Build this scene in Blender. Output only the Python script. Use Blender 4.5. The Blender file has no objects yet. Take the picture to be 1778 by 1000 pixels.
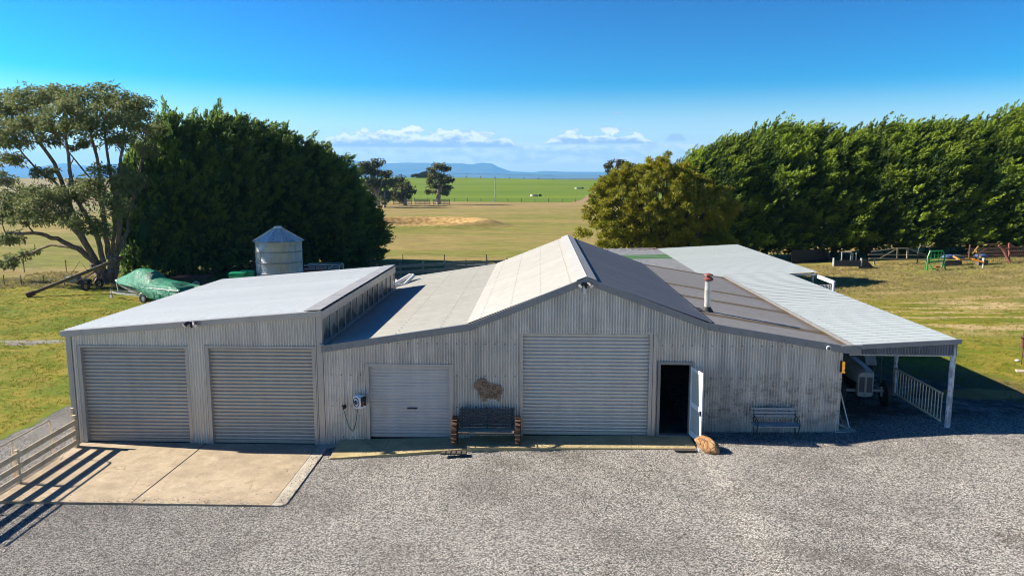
import bpy, math, random
import numpy as np
from mathutils import Vector, Matrix, noise as mnoise
random.seed(7); rng = np.random.default_rng(11)
SC = bpy.context.scene
COL = SC.collection
R = math.radians

# ------------------------------------------------------------------ survey camera
F = 1330.0
TH = math.atan(192 / F); YAW = math.atan(49 * math.cos(TH) / F)
FWD = np.array([-math.sin(YAW) * math.cos(TH), math.cos(YAW) * math.cos(TH), -math.sin(TH)])
RGT = np.array([math.cos(YAW), math.sin(YAW), 0.0]); UP = np.cross(RGT, FWD)
HC = 8.03
CAM = np.array([0, 0, HC])
def ray(px, py): return FWD * F + RGT * (px - 889) + UP * (500 - py)
def PY(px, py, Y=23.3):
    r = ray(px, py); return Vector(CAM + r * (Y / r[1]))
def PZ(px, py, z=0.0):
    r = ray(px, py); return Vector(CAM + r * ((z - HC) / r[2]))

def sstep(a, b, x):
    t = np.clip((x - a) / (b - a), 0, 1); return t * t * (3 - 2 * t)
def gz(x, y):
    x = np.asarray(x, float); y = np.asarray(y, float)
    near = np.interp(x, [-60, -30, -15, -7, -4, -2, 1, 4.7, 5.2, 9, 13, 20, 60], [-.6, -.55, -.5, -.47, -.36, -.22, -.12, -.04, .14, .19, .4, .45, .45])
    w = sstep(26, 60, y)
    z = near * (1 - w) + (-.3) * w
    crest = np.interp(x, [-400, -60, 20, 45, 120, 400], [8.0, 7.9, 6.1, 5.9, 6.0, 6.4])
    hill = sstep(262, 640, y) * (1 - .999 * sstep(640, 1700, y))
    side = sstep(-280, -120, x)
    z = z + crest * hill * (.93 + .07 * side)
    z = z + .12 * np.sin(x * .05 + 1) * np.sin(y * .043) * sstep(60, 120, y)
    z = z + 1.35 * sstep(20, 48, x) * sstep(46, 60, y) * (1 - sstep(90, 130, y))
    # excavated farm dam: a shallow dish with a raised spoil bank
    d = np.sqrt(((x + 21.0) / 11.5) ** 2 + ((y - 134.0) / 9.0) ** 2)
    z = z + 1.1 * np.exp(-((d - 1.0) / .28) ** 2) * sstep(120, 140, y + 6) - 1.2 * (1 - sstep(.3, .95, d))
    return z
def G(px, py):
    z = -.3
    for _ in range(30):
        p = PZ(px, py, z); z = .5 * z + .5 * float(gz(p.x, p.y))
    return Vector((p.x, p.y, float(gz(p.x, p.y))))
def gp(x, y, dz=0.0): return Vector((x, y, float(gz(x, y)) + dz))

# ------------------------------------------------------------------ shader helpers
class X:
    def __init__(s, nt, sock): s.nt = nt; s.s = sock
    def _m(s, op, *o):
        n = s.nt.nodes.new('ShaderNodeMath'); n.operation = op
        for i, v in enumerate((s,) + o):
            if isinstance(v, X): s.nt.links.new(v.s, n.inputs[i])
            else: n.inputs[i].default_value = v
        return X(s.nt, n.outputs[0])
    def __add__(s, o): return s._m('ADD', o)
    __radd__ = __add__
    def __sub__(s, o): return s._m('SUBTRACT', o)
    def __rsub__(s, o): return (s * -1.0) + o
    def __mul__(s, o): return s._m('MULTIPLY', o)
    __rmul__ = __mul__
    def __truediv__(s, o): return s._m('DIVIDE', o)
    def floor(s): return s._m('FLOOR')
    def fract(s): return s._m('FRACT')
    def abs(s): return s._m('ABSOLUTE')
    def pow(s, p): return s._m('POWER', p)
    def max(s, o): return s._m('MAXIMUM', o)
    def min(s, o): return s._m('MINIMUM', o)
    def ss(s, a, b, t0=0.0, t1=1.0):
        n = s.nt.nodes.new('ShaderNodeMapRange'); n.interpolation_type = 'SMOOTHSTEP'
        s.nt.links.new(s.s, n.inputs[0])
        for i, v in ((1, a), (2, b), (3, t0), (4, t1)): n.inputs[i].default_value = v
        return X(s.nt, n.outputs[0])
class M:
    """small material builder"""
    def __init__(s, name, rough=.6, metal=0.0, spec=.5):
        s.m = bpy.data.materials.new(name); s.m.use_nodes = True; s.nt = s.m.node_tree
        s.b = s.nt.nodes['Principled BSDF']
        s.b.inputs['Roughness'].default_value = rough; s.b.inputs['Metallic'].default_value = metal
        s.b.inputs['Specular IOR Level'].default_value = spec
    def coord(s, scale=(1, 1, 1), kind='Object', rot=(0, 0, 0)):
        t = s.nt.nodes.new('ShaderNodeTexCoord'); mp = s.nt.nodes.new('ShaderNodeMapping')
        s.nt.links.new(t.outputs[kind], mp.inputs[0]); mp.inputs['Scale'].default_value = scale; mp.inputs['Rotation'].default_value = rot
        return mp.outputs[0]
    def xyz(s):
        t = s.nt.nodes.new('ShaderNodeNewGeometry'); q = s.nt.nodes.new('ShaderNodeSeparateXYZ')
        s.nt.links.new(t.outputs['Position'], q.inputs[0]); return [X(s.nt, o) for o in q.outputs]
    def pos(s, scale=(1, 1, 1)):
        t = s.nt.nodes.new('ShaderNodeNewGeometry'); mp = s.nt.nodes.new('ShaderNodeMapping')
        s.nt.links.new(t.outputs['Position'], mp.inputs[0]); mp.inputs['Scale'].default_value = scale
        return mp.outputs[0]
    def noise(s, vec, scale=1.0, detail=4, rough=.55, dist=0.0):
        n = s.nt.nodes.new('ShaderNodeTexNoise'); s.nt.links.new(vec, n.inputs['Vector'])
        n.inputs['Scale'].default_value = scale; n.inputs['Detail'].default_value = detail
        n.inputs['Roughness'].default_value = rough; n.inputs['Distortion'].default_value = dist
        return X(s.nt, n.outputs[0])
    def voro(s, vec, scale, feature='F1', rnd=1.0):
        n = s.nt.nodes.new('ShaderNodeTexVoronoi'); s.nt.links.new(vec, n.inputs['Vector']); n.feature = feature
        n.inputs['Scale'].default_value = scale; n.inputs['Randomness'].default_value = rnd
        q = None
        if feature != 'DISTANCE_TO_EDGE':
            sp = s.nt.nodes.new('ShaderNodeSeparateColor'); s.nt.links.new(n.outputs['Color'], sp.inputs[0]); q = X(s.nt, sp.outputs[0])
        return X(s.nt, n.outputs['Distance']), q
    def attr(s, name):
        n = s.nt.nodes.new('ShaderNodeAttribute'); n.attribute_name = name; return X(s.nt, n.outputs['Fac'])
    def rand(s):
        n = s.nt.nodes.new('ShaderNodeObjectInfo'); return X(s.nt, n.outputs['Random'])
    def mix(s, f, a, b):
        n = s.nt.nodes.new('ShaderNodeMix'); n.data_type = 'RGBA'
        if isinstance(f, X): s.nt.links.new(f.s, n.inputs[0])
        else: n.inputs[0].default_value = f
        for i, v in ((6, a), (7, b)):
            if isinstance(v, tuple): n.inputs[i].default_value = (*v, 1)
            else: s.nt.links.new(v, n.inputs[i])
        return n.outputs[2]
    def scale(s, c, f):
        n = s.nt.nodes.new('ShaderNodeVectorMath'); n.operation = 'SCALE'
        if isinstance(c, tuple): n.inputs[0].default_value = c
        else: s.nt.links.new(c, n.inputs[0])
        s.nt.links.new(f.s, n.inputs['Scale']); return n.outputs[0]
    def col(s, c):
        if isinstance(c, tuple): s.b.inputs['Base Color'].default_value = (*c, 1)
        else: s.nt.links.new(c, s.b.inputs['Base Color'])
        return s
    def set(s, inp, v):
        s.nt.links.new(v.s, s.b.inputs[inp]) if isinstance(v, X) else setattr(s.b.inputs[inp], 'default_value', v); return s
    def bump(s, h, strength=.3, dist=.02):
        n = s.nt.nodes.new('ShaderNodeBump'); s.nt.links.new(h.s, n.inputs['Height'])
        n.inputs['Strength'].default_value = strength; n.inputs['Distance'].default_value = dist
        s.nt.links.new(n.outputs[0], s.b.inputs['Normal']); return s
MATS = {}
def paint(name, c, rough=.55, metal=0.0, var=.18, ns=6.0, dirt=None, dirt_amt=.3):
    """painted / plain material with mottling and grime"""
    if name in MATS: return MATS[name]
    m = M(name, rough, metal); v = m.coord()
    n = m.noise(v, ns, 5); f = n.ss(.3, .7, 1 - var, 1 + var)
    base = m.scale(c, f)
    if dirt: base = m.mix(m.noise(v, ns * .45, 6, .65).ss(.5, .72) * dirt_amt, base, dirt)
    m.col(base); m.set('Roughness', n.ss(.2, .8, max(.05, rough - .12), min(1, rough + .12)))
    MATS[name] = m.m; return m.m
def sheetmetal(name, c, rough=.42, metal=.55, streak=.14, rv=.07, dirt=(.12, .1, .08), dirt_amt=.25, sheets=None, extra=None):
    m = M(name, rough, metal)
    x, y, z = m.xyz()
    st = m.noise(m.pos((3.3, 3.3, .3)), 1.0, 3).ss(.3, .7, 1 - streak, 1 + streak)
    cl = m.noise(m.pos((1, 1, 1)), 1.3, 5).ss(.3, .75, 1 - streak * .5, 1 + streak * .5)
    f = st * cl
    if sheets:
        ax = {'x': x, 'y': y}[sheets[0]]
        k = (ax / sheets[1]).floor()
        h = ((k * 12.9898)._m('SINE') * 43758.5453).fract()
        f = f * h.ss(0, 1, 1 - sheets[2], 1 + sheets[2])
        e = (ax / sheets[1]).fract()
        f = f * (1.0 - e.ss(.0, .08, 1, 0) * .38)
    base = m.scale(c, f)
    d = m.noise(m.pos((2.2, 2.2, .9)), 1.0, 6, .7).ss(.52, .75) * dirt_amt
    base = m.mix(d, base, dirt)
    if extra: base = extra(m, base, x, y, z)
    m.col(base)
    m.set('Roughness', m.noise(m.pos(), 3, 4).ss(.3, .7, rough - rv * (streak > .03), rough + rv * (streak > .03)))
    return m.m
def leafmat(name, c1, c2, c3=None, trans=.35, ns=.8, tip=False):
    m = M(name, .65, 0, .25)
    v = m.coord()
    n = m.noise(v, ns, 3); n2 = m.noise(v, ns * 7, 2)
    c = m.mix(n.ss(.36, .64), c1, c2)
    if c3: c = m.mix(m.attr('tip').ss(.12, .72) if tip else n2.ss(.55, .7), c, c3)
    c = m.scale(c, m.rand().ss(0, 1, .85, 1.15))
    m.col(c)
    t = m.nt.nodes.new('ShaderNodeBsdfTranslucent'); m.nt.links.new(c, t.inputs[0])
    mx = m.nt.nodes.new('ShaderNodeMixShader'); mx.inputs[0].default_value = trans
    m.nt.links.new(m.b.outputs[0], mx.inputs[1]); m.nt.links.new(t.outputs[0], mx.inputs[2])
    m.nt.links.new(mx.outputs[0], m.nt.nodes['Material Output'].inputs[0]); return m.m

# ------------------------------------------------------------------ mesh helpers
class MB:
    def __init__(s): s.v = []; s.f = []; s.mi = []; s.k = 0
    def add(s, vs, fs):
        o = len(s.v); s.v += [tuple(v) for v in vs]; s.f += [tuple(i + o for i in f) for f in fs]; s.mi += [s.k] * len(fs); return s
    def box(s, a, b):
        x0, y0, z0 = a; x1, y1, z1 = b
        return s.add([(x0, y0, z0), (x1, y0, z0), (x1, y1, z0), (x0, y1, z0), (x0, y0, z1), (x1, y0, z1), (x1, y1, z1), (x0, y1, z1)],
                     [(0, 3, 2, 1), (4, 5, 6, 7), (0, 1, 5, 4), (1, 2, 6, 5), (2, 3, 7, 6), (3, 0, 4, 7)])
    def cbox(s, c, d, rot=None, bev=0.0):
        bm_v = [(sx * d[0] / 2, sy * d[1] / 2, sz * d[2] / 2) for sz in (-1, 1) for sx, sy in ((-1, -1), (1, -1), (1, 1), (-1, 1))]
        if rot is not None:
            mt = rot if isinstance(rot, Matrix) else Matrix.Rotation(rot, 3, 'Z'); bm_v = [mt @ Vector(v) for v in bm_v]
        c = Vector(c)
        return s.add([c + Vector(v) for v in bm_v], [(0, 3, 2, 1), (4, 5, 6, 7), (0, 1, 5, 4), (1, 2, 6, 5), (2, 3, 7, 6), (3, 0, 4, 7)])
    def bar(s, a, b, w, h, upv=(0, 0, 1)):
        """rectangular bar from a to b, w across, h along the up vector"""
        a = Vector(a); b = Vector(b); d = (b - a); L = d.length; d.normalize()
        u = Vector(upv); sd = d.cross(u)
        if sd.length < 1e-4: u = Vector((0, 1, 0)); sd = d.cross(u)
        sd.normalize(); u = sd.cross(d).normalized()
        mt = Matrix((sd, d, u)).transposed()
        return s.cbox((a + b) / 2, (w, L, h), mt)
    def tube(s, pts, r, n=8, cap=True):
        pts = [Vector(p) for p in pts]; rs = r if isinstance(r, (list, tuple)) else [r] * len(pts)
        o = len(s.v); vs = []; fs = []; ref = None
        for i, p in enumerate(pts):
            d = (pts[min(i + 1, len(pts) - 1)] - pts[max(i - 1, 0)])
            if d.length < 1e-9: d = Vector((0, 0, 1))
            d.normalize()
            if ref is None:
                ref = d.orthogonal().normalized()
            else:
                ref = ref - d * ref.dot(d)
                ref = ref.normalized() if ref.length > 1e-5 else d.orthogonal().normalized()
            q = d.cross(ref)
            for k in range(n):
                a = 2 * math.pi * k / n; vs.append(p + (ref * math.cos(a) + q * math.sin(a)) * rs[i])
        for i in range(len(pts) - 1):
            for k in range(n):
                k2 = (k + 1) % n; fs.append((i * n + k, i * n + k2, (i + 1) * n + k2, (i + 1) * n + k))
        if cap: fs.append(tuple(range(n))[::-1]); fs.append(tuple((len(pts) - 1) * n + k for k in range(n)))
        return s.add(vs, fs)
    def lathe(s, prof, c=(0, 0, 0), axis='Z', n=24, close=False):
        """prof = [(radius, height)]"""
        vs = []; fs = []
        for (r, h) in prof:
            for k in range(n):
                a = 2 * math.pi * k / n; p = (r * math.cos(a), r * math.sin(a), h)
                if axis == 'X': p = (p[2], p[0], p[1])
                elif axis == 'Y': p = (p[0], p[2], p[1])
                vs.append((p[0] + c[0], p[1] + c[1], p[2] + c[2]))
        m = len(prof)
        for i in range(m - 1 + (1 if close else 0)):
            i2 = (i + 1) % m
            for k in range(n):
                k2 = (k + 1) % n; fs.append((i * n + k, i * n + k2, i2 * n + k2, i2 * n + k))
        if not close:
            if prof[0][0] > 1e-4: fs.append(tuple(range(n))[::-1])
            if prof[-1][0] > 1e-4: fs.append(tuple((m - 1) * n + k for k in range(n)))
        return s.add(vs, fs)
    def prism(s, poly, a, b, plane='XZ'):
        """polygon in a plane, extruded from a to b along the third axis"""
        def P(u, v, w): return (u, w, v) if plane == 'XZ' else ((u, v, w) if plane == 'XY' else (w, u, v))
        n = len(poly); vs = [P(u, v, a) for u, v in poly] + [P(u, v, b) for u, v in poly]
        return s.add(vs, [tuple(range(n)), tuple(range(n, 2 * n))[::-1]] + [(i, i + n, (i + 1) % n + n, (i + 1) % n) for i in range(n)])
    def build(s, name, mats, parent=None, smooth=False, world=False, bevel=0.0):
        me = bpy.data.meshes.new(name)
        off = parent.location if (world and parent) else Vector((0, 0, 0))
        me.from_pydata([(v[0] - off[0], v[1] - off[1], v[2] - off[2]) for v in s.v], [], s.f)
        mats = mats if isinstance(mats, (list, tuple)) else [mats]
        for m in mats: me.materials.append(m)
        if len(mats) > 1: me.polygons.foreach_set('material_index', s.mi)
        import bmesh
        bm = bmesh.new(); bm.from_mesh(me); bmesh.ops.recalc_face_normals(bm, faces=bm.faces); bm.to_mesh(me); bm.free()
        o = bpy.data.objects.new(name, me); COL.objects.link(o)
        if parent: o.parent = parent
        if smooth:
            me.polygons.foreach_set('use_smooth', [True] * len(me.polygons))
            try: me.set_sharp_from_angle(angle=R(38))
            except Exception: pass
        if bevel:
            b = o.modifiers.new('bev', 'BEVEL'); b.width = bevel; b.segments = 2; b.limit_method = 'ANGLE'
        return o
def np_mesh(name, V, tris, mats, parent=None, smooth=False, quads=False, mi=None):
    me = bpy.data.meshes.new(name); n = 4 if quads else 3
    V = np.asarray(V, np.float32); T = np.asarray(tris, np.int32)
    me.vertices.add(len(V)); me.vertices.foreach_set('co', V.ravel())
    me.loops.add(T.size); me.loops.foreach_set('vertex_index', T.ravel())
    me.polygons.add(len(T)); me.polygons.foreach_set('loop_start', np.arange(0, T.size, n, dtype=np.int32))
    me.polygons.foreach_set('loop_total', np.full(len(T), n, np.int32))
    mats = mats if isinstance(mats, (list, tuple)) else [mats]
    for m in mats: me.materials.append(m)
    if mi is not None: me.polygons.foreach_set('material_index', np.asarray(mi, np.int32))
    me.update(calc_edges=True)
    me.polygons.foreach_set('use_smooth', np.full(len(T), smooth))
    o = bpy.data.objects.new(name, me); COL.objects.link(o)
    if parent: o.parent = parent
    return o
def tag(o, label=None, cat=None, group=None, kind=None):
    if label: o['label'] = label
    if cat: o['category'] = cat
    if group: o['group'] = group
    if kind: o['kind'] = kind
    return o
def thing(name, label, cat, loc=(0, 0, 0), rz=0.0, group=None):
    o = bpy.data.objects.new(name, None); COL.objects.link(o); o.empty_display_size = .3
    o.location = loc; o.rotation_euler = (0, 0, rz); return tag(o, label, cat, group)
def dup(root, loc, rz=None, label=None, scale=None):
    r = root.copy(); COL.objects.link(r); r.location = loc
    if rz is not None: r.rotation_euler = (0, 0, rz)
    if scale is not None: r.scale = scale
    if label: r['label'] = label
    for ch in list(root.children):
        c = ch.copy(); COL.objects.link(c); c.parent = r
        for g in list(ch.children):
            d = g.copy(); COL.objects.link(d); d.parent = c
    return r

# ------------------------------------------------------------------ materials
def gal_wall_extra(m, base, x, y, z):
    # smudges where stock rubbed along the wall, and grime near the ground
    s = m.noise(m.pos((1.0, 1.0, 1.6)), 2.6, 9, .82).ss(.47, .60) * x.ss(3.5, 5.2) * z.ss(2.3, 1.5) * z.ss(.15, .7)
    s2 = m.noise(m.pos((.9, .9, 2.5)), 2.2, 6, .7).ss(.56, .7) * .4
    base = m.mix((s * .5).max(s2 * .4), base, (.07, .065, .06))
    sc = ((x * 3.289).fract() - .5).abs().ss(.04, .1, 1, 0) * ((((z - .35) / 1.02).fract() - .5).abs().ss(.012, .022, 1, 0))
    return m.mix(sc * .8, base, (.05, .05, .05))
M_wall = sheetmetal('weathered_corrugated_iron', (.65, .61, .55), .42, .35, .16, dirt_amt=.22, extra=gal_wall_extra)
M_gable = sheetmetal('galvanised_gable_iron', (.64, .61, .56), .45, .4, .15, dirt_amt=.12)
M_garage = sheetmetal('clean_corrugated_iron', (.66, .63, .57), .45, .4, .08, dirt_amt=.06)
M_roofL = sheetmetal('pale_roof_sheeting', (.74, .76, .73), .38, .1, .02, dirt_amt=.0, sheets=('y', .762, .03))
M_roofM = sheetmetal('cream_grey_roof_iron', (.39, .38, .345), .5, .1, .05, dirt=(.3, .28, .22), dirt_amt=.25, sheets=('y', .762, .035))
M_roofD = sheetmetal('grey_roof_iron', (.17, .19, .215), .5, .15, .05, dirt=(.12, .13, .15), dirt_amt=.3, sheets=('y', .762, .05))
M_roofLean = sheetmetal('grey_green_lean_roof', (.37, .37, .33), .52, .1, .05, dirt=(.26, .25, .2), dirt_amt=.3, sheets=('y', .762, .03))
M_roofB = sheetmetal('blue_grey_roof_sheeting', (.49, .54, .53), .38, .2, .02, dirt_amt=.0, sheets=('y', .762, .022))
def band_extra(m, base, x, y, z):
    for yc in (25.35, 29.2, 32.6, 39.6):
        b = (y - yc).abs().ss(.26, .34, 1, 0)
        base = m.mix(b * .85, base, (.15, .118, .07))
    n = m.noise(m.pos(), 2.2, 5, .7)
    rust = (x + n * 1.0).ss(9.55, 10.2)
    base = m.mix(rust * .8, base, (.19, .12, .045))
    sp = m.voro(m.pos(), 3.0)[0].ss(.03, .06, 1, 0)
    return m.mix(sp * .7, base, (.55, .55, .52))
M_roofR = sheetmetal('old_grey_roof_iron', (.29, .285, .28), .55, .2, .06, dirt=(.2, .17, .13), dirt_amt=.4, sheets=('y', .762, .03), extra=band_extra)
M_trim = sheetmetal('grey_folded_flashing', (.22, .23, .24), .45, .35, .06, dirt_amt=.15)
M_trimL = sheetmetal('pale_folded_flashing', (.44, .42, .39), .42, .4, .06, dirt_amt=.1)
M_roll = sheetmetal('roller_door_steel', (.50, .455, .39), .4, .4, .04, dirt_amt=.1)
M_roll2 = sheetmetal('blue_grey_roller_door_steel', (.47, .47, .47), .42, .3, .04, dirt_amt=.1)
M_roll3 = sheetmetal('big_roller_door_steel', (.62, .585, .53), .38, .4, .04, dirt_amt=.12)
M_black = paint('black_rubber', (.02, .02, .021), .7)
M_dark = paint('dark_grey_steel', (.045, .047, .052), .5, .2, dirt=(.08, .06, .045))
M_iron = paint('wrought_iron_green_black', (.03, .04, .038), .5, .1)
M_white = paint('white_painted_metal', (.75, .75, .73), .4, 0, .06, dirt=(.4, .36, .3), dirt_amt=.4)
M_cream = paint('cream_painted_timber', (.62, .51, .35), .6, 0, .12, 4, dirt=(.25, .2, .13), dirt_amt=.5)
M_gal = paint('galvanised_tube', (.42, .43, .43), .45, .4, .15, dirt=(.25, .2, .15))
M_rust = paint('rusted_steel', (.10, .05, .03), .85, 0, .35, 9, dirt=(.17, .08, .04), dirt_amt=.6)
M_glass = None
def wood(name, c, ns=3):
    if name in MATS: return MATS[name]
    m = M(name, .75); g = m.noise(m.coord((2, 2, 30)), ns, 5, .6)
    g2 = m.noise(m.coord((1, 22, 22)), ns, 5, .6)
    m.col(m.scale(c, (g * .5 + g2 * .5).ss(.3, .7, .7, 1.25))); m.bump(g2, .3, .01); MATS[name] = m.m; return m.m
M_wood = wood('weathered_timber', (.33, .28, .2))
M_postdark = wood('dark_timber_post', (.09, .075, .06))

# ------------------------------------------------------------------ ground
def seg_poly_sd(px, py, poly):
    """signed distance to a polygon, positive inside (numpy)"""
    d = np.full(px.shape, 1e9); inside = np.zeros(px.shape, bool); n = len(poly)
    for i in range(n):
        ax, ay = poly[i]; bx, by = poly[(i + 1) % n]
        ex, ey = bx - ax, by - ay; wx, wy = px - ax, py - ay
        t = np.clip((wx * ex + wy * ey) / (ex * ex + ey * ey + 1e-9), 0, 1)
        d = np.minimum(d, np.hypot(wx - ex * t, wy - ey * t))
        c = ((ay > py) != (by > py)) & (px < (bx - ax) * (py - ay) / ((by - ay) if abs(by - ay) > 1e-9 else 1e-9) + ax)
        inside ^= c
    return np.where(inside, d, -d)
def gxy(px, py): p = G(px, py); return (p.x, p.y)
gravel_poly = [(-60, -12), (60, -12), (60, 22.0), gxy(1778, 703), gxy(1735, 690), gxy(1690, 678), gxy(1655, 664), (12.9, 30.0), (12.8, 34.0), (9.0, 40.5), (-15.5, 36.0),
               (-15.4, 27.0), gxy(126, 702), gxy(100, 712), gxy(60, 735), gxy(0, 763), gxy(-150, 815), gxy(-600, 930), (-60, 10)]
def axis(parts):
    out = []
    for a, b, st in parts:
        out += list(np.arange(a, b, st))
    return np.array(out)
def geo(a, b, n): return list(a * (b / a) ** (np.arange(1, n + 1) / n))
xs = np.array([-v for v in geo(46, 20000, 34)][::-1] + list(np.arange(-46, 60, .3)) + [60 + v for v in geo(3, 20000, 34)])
ys = np.array(list(np.arange(-14, 8, 1.0)) + list(np.arange(8, 72, .3)) + list(np.arange(72, 150, 1.2)) + list(np.arange(150, 700, 8)) + [700 + v for v in geo(12, 28000, 40)])
GX, GY = np.meshgrid(xs, ys); GZ = gz(GX, GY)
nx, ny = len(xs), len(ys)
GV = np.stack([GX, GY, GZ], -1).reshape(-1, 3)
idx = np.arange(nx * ny).reshape(ny, nx)
Q = np.stack([idx[:-1, :-1], idx[:-1, 1:], idx[1:, 1:], idx[1:, :-1]], -1).reshape(-1, 4)
gsd = np.clip(seg_poly_sd(GX, GY, gravel_poly), -3, 3).reshape(-1)

def ground_material():
    m = M('ground_cover', .95, 0, .15)
    x, y, z = m.xyz(); P = m.pos()
    nb = m.noise(P, .22, 5, .6); nm = m.noise(P, 1.3, 5, .65); nf = m.noise(P, 9, 4, .7); nff = m.noise(m.pos((1, .6, 1)), 32, 3, .7)
    # lawn
    lawn = m.mix(nm.ss(.35, .65), (.14, .17, .008), (.27, .22, .035))
    lawn = m.mix(nb.ss(.46, .62) * .75, lawn, (.10, .155, .010))
    lawn = m.mix(m.noise(P, .5, 6, .75).ss(.58, .72) * .75, lawn, (.17, .12, .05))
    # straw and bare patches of the machinery yard on the right
    st = m.noise(m.pos((.12, .5, 1)), 1.0, 5, .65).ss(.49, .58) * x.ss(16, 22) * y.ss(36, 42) * y.ss(76, 70)
    lawn = m.mix(st * .9, lawn, (.48, .36, .19))
    rough = x.ss(17, 23) * (y + nb * 8).ss(52, 58) * y.ss(90, 80)
    lawn = m.mix(rough * .7, lawn, (.24, .19, .075))
    # paddock of cropped dry grass
    pn = m.noise(m.pos((.03, .11, 1)), 1.0, 6, .6)
    pad = m.mix(pn.ss(.38, .62), (.27, .21, .07), (.18, .185, .035))
    pad = m.mix(y.ss(130, 250) * .65, pad, (.29, .205, .09))
    c = m.mix((y + nb * 6).ss(60, 70), lawn, pad)
    pad = m.scale(pad, m.noise(m.pos((.35, 1.0, 1)), 1.0, 6, .75).ss(.3, .7, .72, 1.25)); c = m.mix((y + nb * 6).ss(60, 70), lawn, pad)
    # the dam's bare clay bank
    dd = ((((x + 21.0) / 11.5).pow(2.0) + ((y - 134.0) / 9.0).pow(2.0)).pow(.5) + (nm - .5) * .45)
    c = m.mix((dd - .8).abs().ss(.16, .38, 1, 0) * .9, c, m.mix(nm.ss(.4, .6), (.5, .33, .13), (.27, .17, .065)))
    # green crop on the hill, bare track, stubble to the left
    crop = m.mix(m.noise(m.pos((.004, .02, 1)), 1.0, 5).ss(.35, .65), (.10, .165, .009), (.14, .20, .014))
    crop = m.mix(m.noise(m.pos((.0015, .03, 1)), 1.0, 3).ss(.56, .62) * y.ss(330, 420) * .5, crop, (.16, .19, .04))
    c = m.mix((y + x * .06 + nb * 3).ss(261, 266), c, crop)
    c = m.mix(((x * -1.0) - y * .20 + nb * 4).ss(42, 52) * y.ss(150, 200), c, m.mix(m.noise(m.pos((.003, .012, 1)), 1.0, 3).ss(.4, .6), (.27, .21, .13), (.2, .21, .08)))
    tx = x - 12.5 - ((y - 262.0) * .13) - ((y - 262.0) / 22.0)._m('SINE') * 1.6
    c = m.mix(tx.abs().ss(1.4, 2.6, 1, 0) * y.ss(255, 262) * y.ss(345, 325), c, (.3, .2, .11))
    c = m.mix(y.ss(800, 1500), c, m.mix(m.noise(m.pos((.0004, .0012, 1)), 1.0, 4).ss(.45, .55), (.05, .06, .04), (.12, .12, .05)))
    c = m.scale(c, (nf * .6 + nff * .7 - .15).ss(.2, .8, .55, 1.45))
    # gravel
    v1, r1 = m.voro(P, 32); v2, r2 = m.voro(P, 62)
    r = r1 * .62 + r2 * .38
    gc = m.mix(r.ss(.15, .85), (.10, .096, .09), (.78, .75, .70))
    gc = m.mix(m.noise(P, .35, 5, .6).ss(.42, .68) * .42, gc, (.14, .13, .118))
    for (rx_, ry_, rr2) in ((16.0, 34.0, 19.5), (16.0, 34.0, 21.1), (-9.0, 1.0, 11.0), (-9.0, 1.0, 12.6)):
        rd = ((x - rx_).pow(2.0) + (y - ry_).pow(2.0)).pow(.5) + (nm - .5) * .7
        gc = m.mix((rd - rr2).abs().ss(.12, .42, 1, 0) * nb.ss(.38, .6) * .35, gc, (.17, .155, .135))
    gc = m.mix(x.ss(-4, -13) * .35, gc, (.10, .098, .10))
    gc = m.mix(m.noise(m.pos((.7, .7, 1)), 1.1, 4).ss(.62, .74) * .35, gc, (.13, .09, .055))
    gc = m.scale(gc, v1.ss(.15, .75, 1.15, .5))
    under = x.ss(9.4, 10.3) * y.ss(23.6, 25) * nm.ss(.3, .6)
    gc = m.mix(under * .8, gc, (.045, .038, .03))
    sd = m.attr('gravel_sd') + (nm - .5) * .9 + (nf - .5) * .35
    g = sd.ss(-.06, .10)
    dirt = (sd + nb * 1.2).ss(-2.6, -.6) * x.ss(10, 13)
    c = m.mix(dirt * .75, c, (.12, .09, .062))
    grassy = sd.ss(-.5, .0) * x.ss(-10, -16)
    c = m.mix(grassy * .5, c, (.10, .17, .008))
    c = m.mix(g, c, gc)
    # spilt straw beside the carport, grey path fragment across the left lawn
    for (cx, cy, rx, ry, cc) in ((*gxy(1705, 684), 1.6, .75, (.42, .25, .09)), (*gxy(90, 593), 2.9, .35, (.28, .26, .23)), (*gxy(40, 597), 1.0, .4, (.22, .2, .18))):
        e = ((((x - cx) / rx).pow(2.0) + ((y - cy) / ry).pow(2.0)).pow(.5) + (nm - .5) * 1.1).ss(.75, 1.15, 1, 0)
        c = m.mix(e, c, cc)
    m.col(c)
    gh = (v1.ss(0, .6, 1, 0) * .7 + v2.ss(0, .6, 1, 0) * .3 + r1 * .4) * g + (nff * .9 + nf * 1.3) * (1.0 - g)
    m.bump(gh, 1.0, .045)
    return m.m
M_ground = ground_material()
qc = gsd[Q].mean(1); isg = qc > .35
def ground_piece(name, mask):
    q = Q[mask]; u, inv = np.unique(q, return_inverse=True)
    o = np_mesh(name, GV[u], inv.reshape(-1, 4), M_ground, quads=True, smooth=True)
    a = o.data.attributes.new('gravel_sd', 'FLOAT', 'POINT'); a.data.foreach_set('value', gsd[u].astype(np.float32))
    return tag(o, kind='structure')
ground_piece('gravel_yard', isg); ground_piece('ground', ~isg)

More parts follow.
